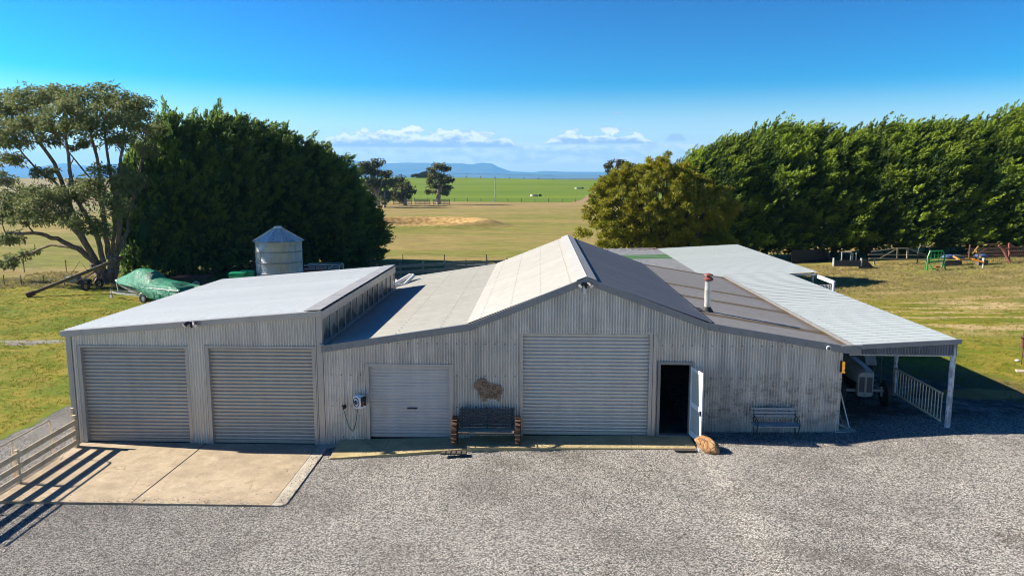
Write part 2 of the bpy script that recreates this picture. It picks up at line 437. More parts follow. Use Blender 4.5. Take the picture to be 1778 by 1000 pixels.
# concrete
def conc(name, c, stain, amt=.5):
    m = M(name, .85, 0, .3); P = m.pos()
    n = m.noise(P, 1.1, 7, .68); n2 = m.noise(P, 14, 4, .7); n3 = m.noise(P, 3.2, 6, .7, .6)
    b = m.scale(c, n.ss(.3, .7, .78, 1.15)); b = m.mix(n3.ss(.5, .72) * amt, b, stain)
    b = m.mix(n3.ss(.38, .28) * .45, b, (.6, .56, .48)); ck = m.voro(m.pos((.33, .33, .33)), 1.0, 'DISTANCE_TO_EDGE')[0]; b = m.mix((ck + (n3 - .5) * .05).abs().ss(.002, .006, 1, 0) * n.ss(.45, .6) * .6, b, (.12, .09, .06)); b = m.mix(m.noise(P, .8, 3).ss(.62, .7) * m.noise(P, 6, 6, .8).ss(.5, .62) * .5, b, (.16, .12, .08))
    b = m.scale(b, n2.ss(.25, .75, .9, 1.08)); m.col(b); m.bump(n2, .25, .01)
    m._done = True; return m.m
M_conc = conc('stained_tan_concrete', (.40, .325, .225), (.25, .18, .105))
M_concL = conc('pale_new_concrete', (.46, .42, .34), (.33, .27, .18), .3)
M_concY = conc('mossy_yellow_concrete', (.42, .345, .18), (.22, .17, .07))
zA = -.425
def slab(name, poly, z, t, mat, kind='structure', seams=()):
    mb = MB(); mb.prism(poly, z - t, z, 'XY')
    mb.k = 1
    for (a, b, w) in seams: mb.bar((a[0], a[1], z + .001), (b[0], b[1], z + .001), w, .006)
    return tag(mb.build(name, [mat, MATS.get('dark_grey_steel')]), kind=kind)
A = PZ(495, 877, zA); B = PZ(568, 778, zA); sl0 = PZ(355, 772, zA); sl1 = PZ(222, 877, zA); Ai = PZ(470, 877, zA); Bi = PZ(548, 778, zA)
fe0 = PZ(134, 776, zA); fe1 = PZ(35, 839, zA); fdx = (fe1.x - fe0.x) / (fe1.y - fe0.y)
apron = slab('concrete_apron', [(fe0.x + fdx * (A.y - fe0.y) - .08, A.y), (Ai.x, A.y), (Bi.x, 23.32), (fe0.x + fdx * (23.32 - fe0.y) - .08, 23.32)], zA, .2, M_conc, seams=[((sl0.x, 23.25), (sl1.x, A.y + .03), .035)])
slab('concrete_edge_strip', [(Ai.x + .01, A.y), (A.x - .12, A.y), (A.x, A.y + .1), (B.x, B.y), (-6.3, 23.32), (Bi.x + .01, 23.32)], zA - .004, .2, M_concL)
# footpath strips along the front of the main shed: stepping up to the right
p0 = PZ(568, 778, -.36); 
def strip(name, x0, x1, y0, z, mat): return slab(name, [(x0, y0), (x1, y0), (x1, 23.34), (x0, 23.34)], z, .25, mat)
mbp = MB()
mbp.add([(-6.35, 22.05, -.40), (-2.2, 22.35, -.16), (-2.2, 23.32, -.13), (-6.35, 23.32, -.24), (-6.35, 22.05, -.7), (-2.2, 22.35, -.6), (-2.2, 23.32, -.6), (-6.35, 23.32, -.7)],
        [(0, 1, 2, 3), (4, 5, 1, 0), (5, 6, 2, 1), (6, 7, 3, 2), (7, 4, 0, 3)])
tag(mbp.build('footpath_ramp', M_concY), kind='structure')
mbp = MB()
mbp.add([(-2.19, 22.3, -.10), (4.72, 22.25, -.01), (4.72, 23.32, .03), (-2.19, 23.32, -.07), (-2.19, 22.3, -.6), (4.72, 22.25, -.5), (4.72, 23.32, -.5), (-2.19, 23.32, -.5)],
        [(0, 1, 2, 3), (4, 5, 1, 0), (5, 6, 2, 1), (6, 7, 3, 2), (7, 4, 0, 3)])
tag(mbp.build('footpath', M_concY), kind='structure')
mbp = MB(); mbp.prism([(9.2, 23.2), (10.0, 23.25), (9.75, 25.6), (9.2, 27.5)], -.1, .235, 'XY'); tag(mbp.build('carport_footing_slab', M_concL), kind='structure')

# ------------------------------------------------------------------ building pieces
YF = 23.3
def corr(mb, s0, s1, top, bot, place, holes=(), pitch=.0846, amp=.0215, seg=6):
    """corrugated sheet wall: s along the wall, place(s, d, z) -> point"""
    n = int((s1 - s0) / pitch * seg); S = [s0 + (s1 - s0) * i / n for i in range(n + 1)]
    key = {}
    def V(i, z, tg):
        k = (i, round(z, 3), tg)
        if k not in key:
            d = amp * math.cos(2 * math.pi * S[i] / pitch); key[k] = len(mb.v); mb.v.append(tuple(place(S[i], d, z)))
        return key[k]
    for i in range(n):
        sm = (S[i] + S[i + 1]) / 2
        iv = [(None, None)]; cuts = [(bot, top)]
        for (a, b, c, d) in holes:
            if a < sm < b:
                nc = []
                for lo, hi in cuts:
                    lov = lo(sm) if callable(lo) else lo; hiv = hi(sm) if callable(hi) else hi
                    if c > lov + .01: nc.append((lo, c))
                    if d < hiv - .01: nc.append((d, hi))
                cuts = nc
        for lo, hi in cuts:
            f = lambda q, s: q(s) if callable(q) else q
            a0, a1, b0, b1 = f(lo, S[i]), f(lo, S[i + 1]), f(hi, S[i]), f(hi, S[i + 1])
            if b0 - a0 < .005 and b1 - a1 < .005: continue
            mb.f.append((V(i, a0, 0), V(i + 1, a1, 0), V(i + 1, b1, 1), V(i, b0, 1))); mb.mi.append(mb.k)
    return mb
PROF = {'wide': (.381, [(0, 0), (.86, 0), (.89, .015), (.96, .015)]), 'corr': (.0762, [(k / 6, .009 * math.cos(2 * math.pi * k / 6)) for k in range(6)]),
        'trim': (.19, [(0, 0), (.72, 0), (.79, .034), (.93, .034)])}
def roof(mb, xa, za, xb, zb, y0, y1, prof='trim', screws=None):
    """ribbed roof sheet, ribs run from (xa,za) to (xb,zb)"""
    pitch, pr = PROF[prof]; n = int(round((y1 - y0) / pitch))
    L = math.hypot(xb - xa, zb - za); nxv, nzv = -(zb - za) / L, (xb - xa) / L
    if nzv < 0: nxv, nzv = -nxv, -nzv
    pts = [(y0 + (i + u) * (y1 - y0) / n, h) for i in range(n) for u, h in pr] + [(y1, 0)]
    o = len(mb.v); segs = 4
    for (y, h) in pts:
        for k in range(segs + 1):
            t = k / segs; mb.v.append((xa + (xb - xa) * t + nxv * h, y, za + (zb - za) * t + nzv * h))
    for i in range(len(pts) - 1):
        for k in range(segs):
            a = o + i * (segs + 1) + k; mb.f.append((a, a + 1, a + segs + 2, a + segs + 1)); mb.mi.append(mb.k)
    if screws:
        kk = mb.k; mb.k = 1
        rows, dy = screws
        for t in rows:
            y = y0 + .1
            while y < y1 - .05:
                x = xa + (xb - xa) * t + random.uniform(-.01, .01); z = za + (zb - za) * t
                yy = y0 + (int((y - y0) / pitch) + .86) * pitch
                mb.cbox((x + nxv * .03, yy, z + nzv * .03), (.022, .022, .012)); y += dy
        mb.k = kk
    return mb
def roller(parent, x0, x1, z0, z1, y, mat, pitch=.118, name='roller_door', depth=.12, mirror=.026):
    mb = MB(); n = int((z1 - z0 - .12) / pitch); zb = z0 + .13
    o = 0; prof = []
    for i in range(n + 1):
        for u, d in ((0, 0), (.1, mirror), (.35, mirror * 1.25), (.62, mirror), (.74, 0), (.87, -mirror * .35)):
            z = zb + (i + u) * (z1 - zb) / (n + 1); prof.append((z, d))
    vs = []
    for z, d in prof + [(z1, 0)]:
        vs += [(x0, y + depth - d, z), (x1, y + depth - d, z)]
    fs = [(2 * i, 2 * i + 1, 2 * i + 3, 2 * i + 2) for i in range(len(prof))]
    mb.add(vs, fs); mb.box((x0, y + depth - .03, z0), (x1, y + depth + .01, zb)); mb.k = 1
    mb.box((x0, y + depth - .035, z0 - .0), (x1, y + depth + .012, z0 + .03))
    d = mb.build(name, [mat, M_dark], parent, world=True)
    fr = MB(); w = .11
    fr.box((x0 - w, y - .03, z0 - .02), (x0, y + .14, z1 + .09)); fr.box((x1, y - .03, z0 - .02), (x1 + w, y + .14, z1 + .09)); fr.box((x0, y - .028, z1), (x1, y + .135, z1 + .088))
    fr.build('door_frame', M_trimL, d, world=False) if False else None
    f = fr.build('door_frame', M_trimL, parent, world=True, bevel=.006)
    return d
def handle(parent, x, z, y, w=.2):
    mb = MB(); mb.box((x - w / 2, y, z - .02), (x + w / 2, y + .02, z + .02)); mb.build('handle', M_black, parent, world=True)

# ---- left double garage
xl, xr, zl, zr, yb = -15.0, -6.86, 3.21, 3.90, 35.4
gar = thing('garage', 'wide two-door garage with pale skillion roof joined to the left end of the shed', 'garage', (-11, 29, -.43))
rt = lambda x: zl + (zr - zl) * (x - xl) / (xr - xl)
D1 = (-14.56, -11.20, -.47, 2.68); D2 = (-10.44, -7.15, -.47, 2.70)
mb = MB(); corr(mb, xl, xr, lambda s: rt(s) - .12, -.5, lambda s, d, z: (s, YF - d, z), [(D1[0] - .02, D1[1] + .02, -1, D1[3] + .02), (D2[0] - .02, D2[1] + .02, -1, D2[3] + .02)])
mb.build('front_wall', M_garage, gar, True, True)
mb = MB(); corr(mb, YF, yb, zl - .08, -.6, lambda s, d, z: (xl + d, s, z)); mb.build('side_wall', M_garage, gar, True, True)
mb = MB(); corr(mb, YF, yb, 2.72, -.5, lambda s, d, z: (xr - .05 + d, s, z)); mb.build('side_wall', M_garage, gar, True, True)
mb = MB(); corr(mb, xl, xr, lambda s: rt(s) - .1, -.6, lambda s, d, z: (s, yb + d, z)); mb.build('rear_wall', M_garage, gar, True, True)
mb = MB(); mb.box((xl + .1, YF + .4, -.6), (xr - .1, yb - .1, -.42)); mb.build('floor_slab', M_conc, gar, world=True)
for (a, b, c, d) in (D1, D2): roller(gar, a, b, c + .02, d, YF, M_roll)
mb = MB(); roof(mb, xl - .08, rt(xl) + .012, xr - .40, rt(xr - .4) + .012, YF - .08, yb + .1, 'trim', ([.12, .3, .5, .7, .88], .38)); mb.build('roof', [M_roofL, M_trim], gar, world=True)
mb = MB()   # ridge capping along the high edge, in lapped lengths
for i in range(4):
    y0 = YF - .1 + i * 3.08
    mb.cbox(((xr - .2), y0 + 1.53, rt(xr - .2) + .06 + .003 * (i % 2)), (.52, 3.06, .02), Matrix.Rotation(-math.atan2(zr - zl, xr - xl), 3, 'Y'))
mb.build('ridge_cap', M_trimL, gar, world=True)
mb = MB(); mb.add([(xl - .1, YF - .13, rt(xl) + .03), (xr + .08, YF - .13, rt(xr) + .03), (xr + .08, YF - .02, rt(xr) + .03), (xl - .1, YF - .02, rt(xl) + .03),
                   (xl - .1, YF - .13, rt(xl) - .17), (xr + .08, YF - .13, rt(xr) - .15), (xr + .08, YF - .02, rt(xr) - .15), (xl - .1, YF - .02, rt(xl) - .17)],
                  [(0, 1, 2, 3), (4, 7, 6, 5), (0, 4, 5, 1), (1, 5, 6, 2), (2, 6, 7, 3), (3, 7, 4, 0)]); mb.build('barge_board', M_trimL, gar, world=True, bevel=.012)
mb = MB(); mb.box((xl - .16, YF - .1, zl - .12), (xl - .04, yb + .1, zl + .0)); mb.build('gutter', M_trim, gar, world=True, bevel=.02)
mb = MB(); mb.box((xr + .0, YF - .015, 3.63), (xr + .09, yb + .1, 3.9)); mb.build('clerestory_fascia', M_trimL, gar, world=True, bevel=.01)
for (a, b) in ((-15.02, -14.85),): 
    mb = MB(); mb.box((a, YF - .025, -.48), (b, YF + .1, 3.06)); mb.build('corner_flashing', M_trimL, gar, world=True)
mb = MB(); mb.box((-6.98, YF - .022, -.48), (-6.80, YF + .1, 3.74)); mb.build('corner_flashing', M_trimL, gar, world=True)
def clere():
    m = M('translucent_fibreglass_sheet', .22, 0, .6); x, y, z = m.xyz()
    w = m.noise(m.pos((1, .9, .0)), 1.0, 4).ss(.3, .7, -.22, .22)
    k = (y / .93).floor(); h = ((k * 7.77)._m('SINE') * 437.5).fract()
    lo = (z + w + h * .12).ss(3.16, 3.3, 1, 0)
    c = m.mix(lo, (.30, .27, .205), (.075, .09, .075)); c = m.scale(c, h.ss(0, 1, .8, 1.15)); c = m.mix(m.noise(m.pos((1, 6, .7)), 2, 4).ss(.4, .7) * .4, c, (.2, .23, .2))
    m.col(c); return m.m
mb = MB(); corr(mb, YF + .1, yb - .05, 3.64, 2.86, lambda s, d, z: (xr + .02 - d, s, z), amp=.006, pitch=.15); mb.build('clerestory_panel', clere(), gar, True, True)
for i in range(14):
    mb = MB(); yy = YF + .12 + i * .925; mb.box((xr + .03, yy - .035, 2.86), (xr + .06, yy + .035, 3.63)); mb.build('clerestory_batten', M_trimL, gar, world=True)
mb = MB(); mb.box((xr - .02, YF - .1, 2.74), (xr + .13, yb + .05, 2.86)); mb.build('apron_flashing', M_trimL, gar, world=True)

# ---- main shed
XL, XS, XR_, XT, XE = -6.86, -2.14, 1.43, 5.16, 9.78      # left end, left shoulder, ridge, right shoulder, right eave
ZL, ZS, ZR, ZT, ZE = 2.80, 3.53, 4.97, 3.60, 2.84
YB = 40.0
def mt(x): return float(np.interp(x, [XL, XS, XR_, XT, XE], [ZL, ZS, ZR, ZT, ZE]))
shed = thing('machinery_shed', 'long corrugated iron shed with a central gable, roller doors and an open doorway', 'shed', (1, 31, 0))
D3 = (-5.36, -2.82, -.24, 2.16); D4 = (-.50, 3.40, -.06, 3.26); D5 = (3.76, 4.66, .04, 2.30)
for wa, wb2 in ((XL, D4[0] - .01), (D4[1] + .01, 9.30)):
    mb = MB(); corr(mb, wa, wb2, lambda s: min(mt(s) - .1, 3.27 if -1.92 < s < 5.02 else 9), lambda s: float(np.interp(s, [-7, -5.5, -2.8, 5.1, 5.11, 9.4], [-.52, -.33, -.16, -.02, .17, .21])) - .03,
     lambda s, d, z: (s, YF - d, z), [(D3[0] - .02, D3[1] + .02, -1, D3[3] + .02), (D4[0] - .02, D4[1] + .02, -1, D4[3] + .3), (D5[0] - .02, D5[1] + .02, -1, D5[3] + .02)])
    mb.build('front_wall', M_wall, shed, True, True)
mb = MB(); corr(mb, -1.95, 5.05, lambda s: mt(s) - .1, 3.25, lambda s, d, z: (s, YF - .03 - d, z)); mb.build('gable_wall', M_gable, shed, True, True)
mb = MB(); corr(mb, YF, YB, 2.76, -.3, lambda s, d, z: (9.30 - d, s, z)); mb.build('side_wall', M_wall, shed, True, True); mb = MB(); corr(mb, yb, YB, 2.72, -.5, lambda s, d, z: (XL + d, s, z)); mb.build('side_wall', M_wall, shed, True, True)
mb = MB(); corr(mb, XL, 9.3, lambda s: mt(s) - .08, -.6, lambda s, d, z: (s, YB + d, z)); mb.build('rear_wall', M_wall, shed, True, True)
mb = MB(); mb.box((-6.7, YF + .3, -.5), (9.2, YB - .1, -.01)); mb.build('floor_slab', conc('dark_floor', (.12, .115, .1), (.06, .05, .04)), shed, world=True)
d3 = roller(shed, *D3[:2], -.19, D3[3], YF, M_roll2, .108, mirror=.006); handle(shed, -4.02, .78, YF + .07, .32)
d4 = roller(shed, *D4[:2], -.05, D4[3], YF, M_roll3, .118)
# broader jamb beside the large door
mb = MB(); mb.box((3.52, YF - .04, -.05), (3.62, YF + .06, 3.24)); mb.build('door_jamb', M_trimL, shed, world=True)
# door frame + open door leaf
mb = MB(); w = .085
mb.box((D5[0] - w, YF - .05, .0), (D5[0], YF + .12, 2.40)); mb.box((D5[1], YF - .05, .0), (D5[1] + w, YF + .12, 2.40)); mb.box((D5[0], YF - .047, 2.30), (D5[1], YF + .117, 2.398)); mb.box((D5[0], YF - .1, .0), (D5[1], YF + .12, .06))
mb.build('door_frame', M_trim, shed, world=True, bevel=.005)
door = MB(); hx, hy = 4.70, YF - .06
a_ = R(-79); ux, uy = math.cos(a_), math.sin(a_)
def DP(s, n, z): return (hx + ux * s - uy * n, hy + uy * s + ux * n, z)
def dbox(mb, s0, s1, z0, z1, n0=-.02, n1=.02):
    vs = [DP(s, n, z) for z in (z0, z1) for s, n in ((s0, n0), (s1, n0), (s1, n1), (s0, n1))]
    mb.add(vs, [(0, 3, 2, 1), (4, 5, 6, 7), (0, 1, 5, 4), (1, 2, 6, 5), (2, 3, 7, 6), (3, 0, 4, 7)])
W_ = .92
for (s0, s1, z0, z1) in ((0, .09, .08, 2.26), (W_ - .09, W_, .08, 2.26), (.09, W_ - .09, .08, .26), (.09, W_ - .09, 2.16, 2.26), (.09, W_ - .09, 1.02, 1.18)): dbox(door, s0, s1, z0, z1)
dl = door.build('door', M_white, shed, world=True, bevel=.004)
g = M('flyscreen_mesh', .5); g.col((.5, .53, .47)); g.b.inputs['Alpha'].default_value = .8
mb = MB(); dbox(mb, .09, W_ - .09, .26, 1.02, -.006, .0); dbox(mb, .09, W_ - .09, 1.18, 2.16, -.006, .0)
o = mb.build('screen_panel', g.m, dl); o.data.transform(Matrix.Translation(-shed.location))
mb = MB(); dbox(mb, W_ - .08, W_ - .02, .95, 1.1, -.06, .05); o = mb.build('handle', M_black, dl); o.data.transform(Matrix.Translation(-shed.location))
# roofs
mb = MB(); roof(mb, XL + .02, ZL + .012, XS, ZS + .012, YF - .06, YB + .1, 'corr', ([.2, .5, .8], .46)); mb.build('roof_panel', [M_roofLean, M_trim], shed, True, True)
mb = MB(); roof(mb, XS - .12, ZS + .012, XR_, ZR + .03, YF - .06, YB + .1, 'corr', ([.12, .37, .62, .87], .46)); mb.build('roof_panel', [M_roofM, M_trim], shed, True, True)
mb = MB(); roof(mb, XR_, ZR + .03, XT + .12, ZT + .012, YF - .06, YB + .1, 'corr', ([.12, .37, .62, .87], .46)); mb.build('roof_panel', [M_roofD, M_trim], shed, True, True)
mb = MB(); roof(mb, XT, ZT + .0, XE - .05, ZE + .0, YF - .06, YB + .1, 'corr'); mb.build('roof_panel', [M_roofR, M_trim], shed, True, True)
mb = MB(); a1 = math.atan2(ZR - ZS, XR_ - XS)
mb.cbox((XR_ - .16, (YF + YB) / 2, ZR + .015), (.36, YB - YF + .28, .018), Matrix.Rotation(-a1, 3, 'Y')); mb.cbox((XR_ + .15, (YF + YB) / 2, ZR + .018), (.34, YB - YF + .28, .018), Matrix.Rotation(a1 * .95, 3, 'Y'))
mb.tube([(XR_, YF - .13, ZR + .055), (XR_, YB + .15, ZR + .055)], .03, 8); mb.build('ridge_cap', M_roofM, shed, world=True)
def barge(x0, z0, x1, z1, nm='barge_board', mat=None, y=YF):
    mb = MB(); h = .19
    vs = [(x, yy, z + dz) for (x, z) in ((x0, z0), (x1, z1)) for yy in (y - .12, y - .03) for dz in (.03, -h)]
    mb.add(vs, [(0, 1, 3, 2), (4, 6, 7, 5), (0, 4, 5, 1), (2, 3, 7, 6), (0, 2, 6, 4), (1, 5, 7, 3)])
    L = math.hypot(x1 - x0, z1 - z0); n = int(L / .62)
    mb.k = 1
    for i in range(n):
        t = (i + .5) / n; mb.cbox((x0 + (x1 - x0) * t, y - .123, z0 + (z1 - z0) * t - .1), (.025, .012, .025))
    mb.build(nm, [mat or M_trim, M_dark], shed, world=True, bevel=.01)
barge(XL + .04, ZL, XS, ZS); barge(XS + .002, ZS, XR_, ZR + .02); barge(XR_ + .002, ZR + .02, XT, ZT); barge(XT + .002, ZT, XE + .02, ZE)
mb = MB(); mb.tube([(XT + .12, YF - .05, ZT + .03), (XT + .12, YB + .1, ZT + .03)], .016, 6); mb.build('valley_flashing', M_dark, shed, world=True)
mb = MB(); mb.box((XE - .15, YF - .1, ZE - .14), (XE + .02, YB + .1, ZE - .02)); mb.build('gutter', paint('rusty_gutter', (.2, .12, .05), .8, dirt=(.05, .04, .03)), shed, world=True)
# flue
fl = G(0, 900)
b = Vector((5.72, 26.0, mt(5.72)))
mb = MB(); mb.lathe([(.115, 0), (.115, 1.05), (.1, 1.06)], b, n=16); flue = mb.build('flue_pipe', paint('flue_steel', (.55, .53, .5), .35, .5, dirt=(.15, .12, .1)), shed, True, True)
mb = MB(); mb.lathe([(.10, 1.04), (.17, 1.07), (.17, 1.12), (.10, 1.18), (.02, 1.2)], b, n=16); mb.lathe([(.16, 1.24), (.15, 1.27), (.02, 1.31)], b, n=16); mb.tube([b + Vector((0, 0, 1.18)), b + Vector((0, 0, 1.26))], .05)
o = mb.build('flue_cap', paint('red_flue_cap', (.19, .06, .045), .5), flue, True); o.data.transform(Matrix.Translation(-shed.location))
mb = MB(); mb.lathe([(.22, -.06), (.2, .02), (.13, .12), (.12, .16)], b, n=16); mb.cbox(b + Vector((-.42, 0, .09)), (.5, .7, .02), Matrix.Rotation(.163, 3, 'Y')); o = mb.build('flue_flashing', M_black, flue, True); o.data.transform(Matrix.Translation(-shed.location))
# downpipe beside the open door
mb = MB(); dp = Vector((4.98, YF - .16, 0)); 
mb.tube([(4.93, YF - .55, .02), (4.93, YF - .55, .36), (4.93, YF - .40, .5), (4.93, YF - .1, .5)], .035, 8); mb.build('drain_pipe', M_gal, shed, True, True)

# ---- carport / long blue roof on the right
car = thing('carport', 'long open-sided lean-to with pale blue-grey roof over the old tractor', 'carport', (11.2, 30, .35))
XA, ZA_, XB, ZB = 9.25, 2.95, 12.72, 3.14
def bt(x): return ZA_ + (ZB - ZA_) * (x - XA) / (XB - XA)
mb = MB(); roof(mb, 9.62, bt(9.62), 12.76, bt(12.76), YF - .05, 40.1, 'wide', ([.1, .35, .6, .88], .38)); mb.build('roof_panel', [M_roofB, M_white], car, world=True)
mb = MB(); roof(mb, 8.6, bt(8.6) - .08, 14.48, bt(13) + .0, 40.12, 56.6, 'wide', ([.2, .5, .8], .6)); mb.build('rear_roof_panel', [M_roofB, M_white], car, world=True)
mb = MB()
vs = [(x, yy, z + dz) for (x, z) in ((9.80, bt(9.3)), (12.78, bt(12.7))) for yy in (YF - .11, YF - .03) for dz in (.04, -.10)]
mb.add(vs, [(0, 1, 3, 2), (4, 6, 7, 5), (0, 4, 5, 1), (2, 3, 7, 6), (0, 2, 6, 4), (1, 5, 7, 3)]); 
mb.add([(9.2, YF - .16, 2.96), (9.82, YF - .16, 2.985), (9.82, YF - .03, 2.985), (9.2, YF - .03, 2.96), (9.2, YF - .16, 2.9), (9.82, YF - .16, 2.9), (9.82, YF - .03, 2.9), (9.2, YF - .03, 2.9)], [(0, 1, 2, 3), (4, 7, 6, 5), (0, 4, 5, 1), (1, 5, 6, 2), (2, 6, 7, 3), (3, 7, 4, 0)])
mb.build('barge_board', M_trim, car, world=True)
def oldc(m, base, x, y, z):
    s = m.noise(m.pos((14, 14, 1.2)), 1.0, 5, .7).ss(.58, .72); return m.mix(s * .6, base, (.5, .52, .55))
mb = MB(); corr(mb, 9.5, 12.72, lambda s: bt(s) - .08, 2.66, lambda s, d, z: (s, YF - .02 - d, z)); mb2 = MB(); mb2.box((9.60, YF - .02, 2.7), (9.64, 40.1, 2.968)); mb2.build('sun_gap_strip', M_trim, car, world=True)  # thin strip added between the roofs to stop sun leaking through the gap
mb.build('fascia_sheet', sheetmetal('streaked_dark_iron', (.15, .165, .19), .5, .3, .2, dirt_amt=.4, extra=oldc), car, True, True)
mb = MB(); mb.bar((9.5, YF + .02, 2.66), (12.7, YF + .02, 2.65), .06, .05); mb.bar((12.66, YF, 2.98), (12.66, 40, 3.0), .06, .14); mb.bar((12.7, 40.2, 3.0), (14.4, 40.2, 3.02), .06, .1)
mb.build('roof_beam', M_gal, car, world=True)
def post_mat():
    m = M('whitewashed_pipe_post', .6); n = m.noise(m.pos((6, 6, 2.2)), 1.5, 6, .7)
    c = m.mix(n.ss(.42, .6), (.55, .57, .6), (.24, .25, .28)); x, y, z = m.xyz()
    c = m.mix((z - 1.53).abs().ss(.02, .1, 1, 0) * n.ss(.4, .55), c, (.3, .07, .05)); m.col(c); return m.m
MP = post_mat()
for (x, y, r_) in ((12.64, YF + .05, .085), (12.6, 26.9, .07), (12.6, 32.5, .07), (12.6, 37.2, .07), (14.3, 40.4, .07), (14.3, 48, .07), (14.3, 56, .07)):
    mb = MB(); z0 = float(gz(x, y)); mb.tube([(x, y, z0 - .1), (x, y, bt(x) - .06)], r_, 12); mb.build('post', MP, car, True, True)

# ---- rear skillion with green skylights behind the main shed
rear = thing('rear_lean_to', 'low rear lean-to roof with green translucent skylight strips behind the gable', 'shed', (6, 47, -.3))
def rr(m, base, x, y, z):
    g_ = ((y - 50.4).abs().ss(1.25, 1.35, 1, 0)) * ((y * 1.0).fract().ss(.1, .2)) ; base = m.mix(g_, base, (.17, .36, .12))
    e = (y - 55.7).abs().ss(.5, .8, 1, 0) * m.noise(m.pos((1.5, 3, 1)), 2, 4).ss(.5, .6); return m.mix(e, base, (.25, .07, .04))
mb = MB(); roof(mb, 2.2, 2.75, 8.55, 2.86, 40.2, 56.6, 'trim'); mb.build('roof_panel', [sheetmetal('pale_patchy_roof', (.52, .51, .47), .5, .2, .1, extra=rr, dirt_amt=.3), M_trim], rear, world=True)
for x in (2.4, 8.4):
    for y in (44, 50, 56.3):
        mb = MB(); z0 = float(gz(x, y)); mb.tube([(x, y, z0 - .1), (x, y, 2.8)], .07, 8); mb.build('post', M_gal, rear, True, True)
mb = MB(); corr(mb, 2.2, 14.4, 2.7, -.5, lambda s, d, z: (s, 56.5 + d, z), pitch=.15); mb.build('rear_wall', M_wall, rear, True, True)

# ------------------------------------------------------------------ things at the front of the sheds
# board fence left of the apron
e0 = PZ(134, 776, zA); e1 = PZ(35, 839, zA); fd = Vector((e1.x - e0.x, e1.y - e0.y, 0)).normalized()
bf = thing('board_fence', 'cream timber fence of three boards at the left edge of the concrete apron', 'fence', (e0.x, e0.y, zA))
L2 = (e1 - e0).length
for k, (s, h, w) in enumerate(((0, 1.05, .15), (L2, .98, .09), (2 * L2, .98, .09))):
    mb = MB(); p = fd * s; mb.cbox((p.x - .02, p.y, h / 2 - .05), (.09 if k else .12, w, h + .1)); 
    if k == 0: mb.cbox((-.12, .1, .6), (.09, .09, 1.3))
    mb.build('post', M_cream, bf, bevel=.006)
for h in (.84, .52, .2):
    mb = MB(); mb.bar(fd * -.05 + Vector((.045, 0, h)), fd * (2.4 * L2) + Vector((.045, 0, h)), .03, .155); mb.build('rail', M_cream, bf, bevel=.004)
# tube framed wire mesh panel behind it
q0 = PZ(96, 800, zA - .03); q1 = PZ(88, 800, zA); 
wm = thing('mesh_gate_panel', 'galvanised tube-framed wire mesh panel just outside the cream board fence', 'gate', (e0.x - .16, e0.y - .95, zA - .03))
mb = MB(); LL = 5.2
def FP(s, z): return (fd.x * s, fd.y * s, z)
mb.tube([FP(0, 0), FP(0, 1.12), FP(.06, 1.2), FP(.15, 1.23), FP(LL, 1.23)], .022, 8); mb.tube([FP(0, .12), FP(LL, .12)], .018, 6)
for s in (1.85, 3.7): mb.tube([FP(s, 0), FP(s, 1.23)], .022, 8)
mb.build('frame', MATS['cream_painted_timber'], wm, True)
mb = MB()
for i in range(34): mb.tube([FP(i * .155, .12), FP(i * .155, .62)], .0035, 3, False)
for i in range(6): mb.tube([FP(0, .12 + i * .1), FP(LL, .12 + i * .1)], .0035, 3, False)
mb.build('wire_mesh', M_gal, wm)

# park bench in front of the right wall
def slat_bench():
    t = thing('park_bench', 'plain park bench with grey slats and dark iron ends against the right wall', 'bench', (0, 0, 0))
    ms = paint('grey_blue_slats', (.36, .35, .34), .6, 0, .1)
    for i in range(3):
        mb = MB(); z = .60 + i * .105; y = .12 + i * .018; mb.cbox((0, y, z), (1.36, .02, .075), Matrix.Rotation(R(-8), 3, 'X')); mb.build('back_slat', ms, t, bevel=.004)
    for i in range(4):
        mb = MB(); mb.cbox((0, .06 - i * .11, .40 - .004 * i), (1.46, .085, .022)); mb.build('seat_slat', ms, t, bevel=.004)
    for s in (-1, 1):
        x = s * .63; mb = MB()
        mb.tube([(x, .02, .0), (x, .07, .2), (x, .10, .38), (x, .12, .6), (x, .17, .84)], .02, 8)
        mb.tube([(x, -.34, .0), (x, -.27, .2), (x, -.33, .38)], .022, 8); mb.tube([(x, -.33, .38), (x, .10, .38)], .018, 6)
        mb.tube([(x, -.30, .38), (x, -.36, .50), (x, -.30, .58), (x, -.15, .6), (x, .11, .62)], .017, 8)
        mb.lathe([(.055, -.01), (.055, .01)], (x, -.1, .5), 'X', 12); mb.build('bench_end', M_iron, t, True)
    return t
b_ = slat_bench(); p = PY(1345, 752, YF - .35); b_.location = gp(p.x, YF - .36); b_.rotation_euler.z = R(0)
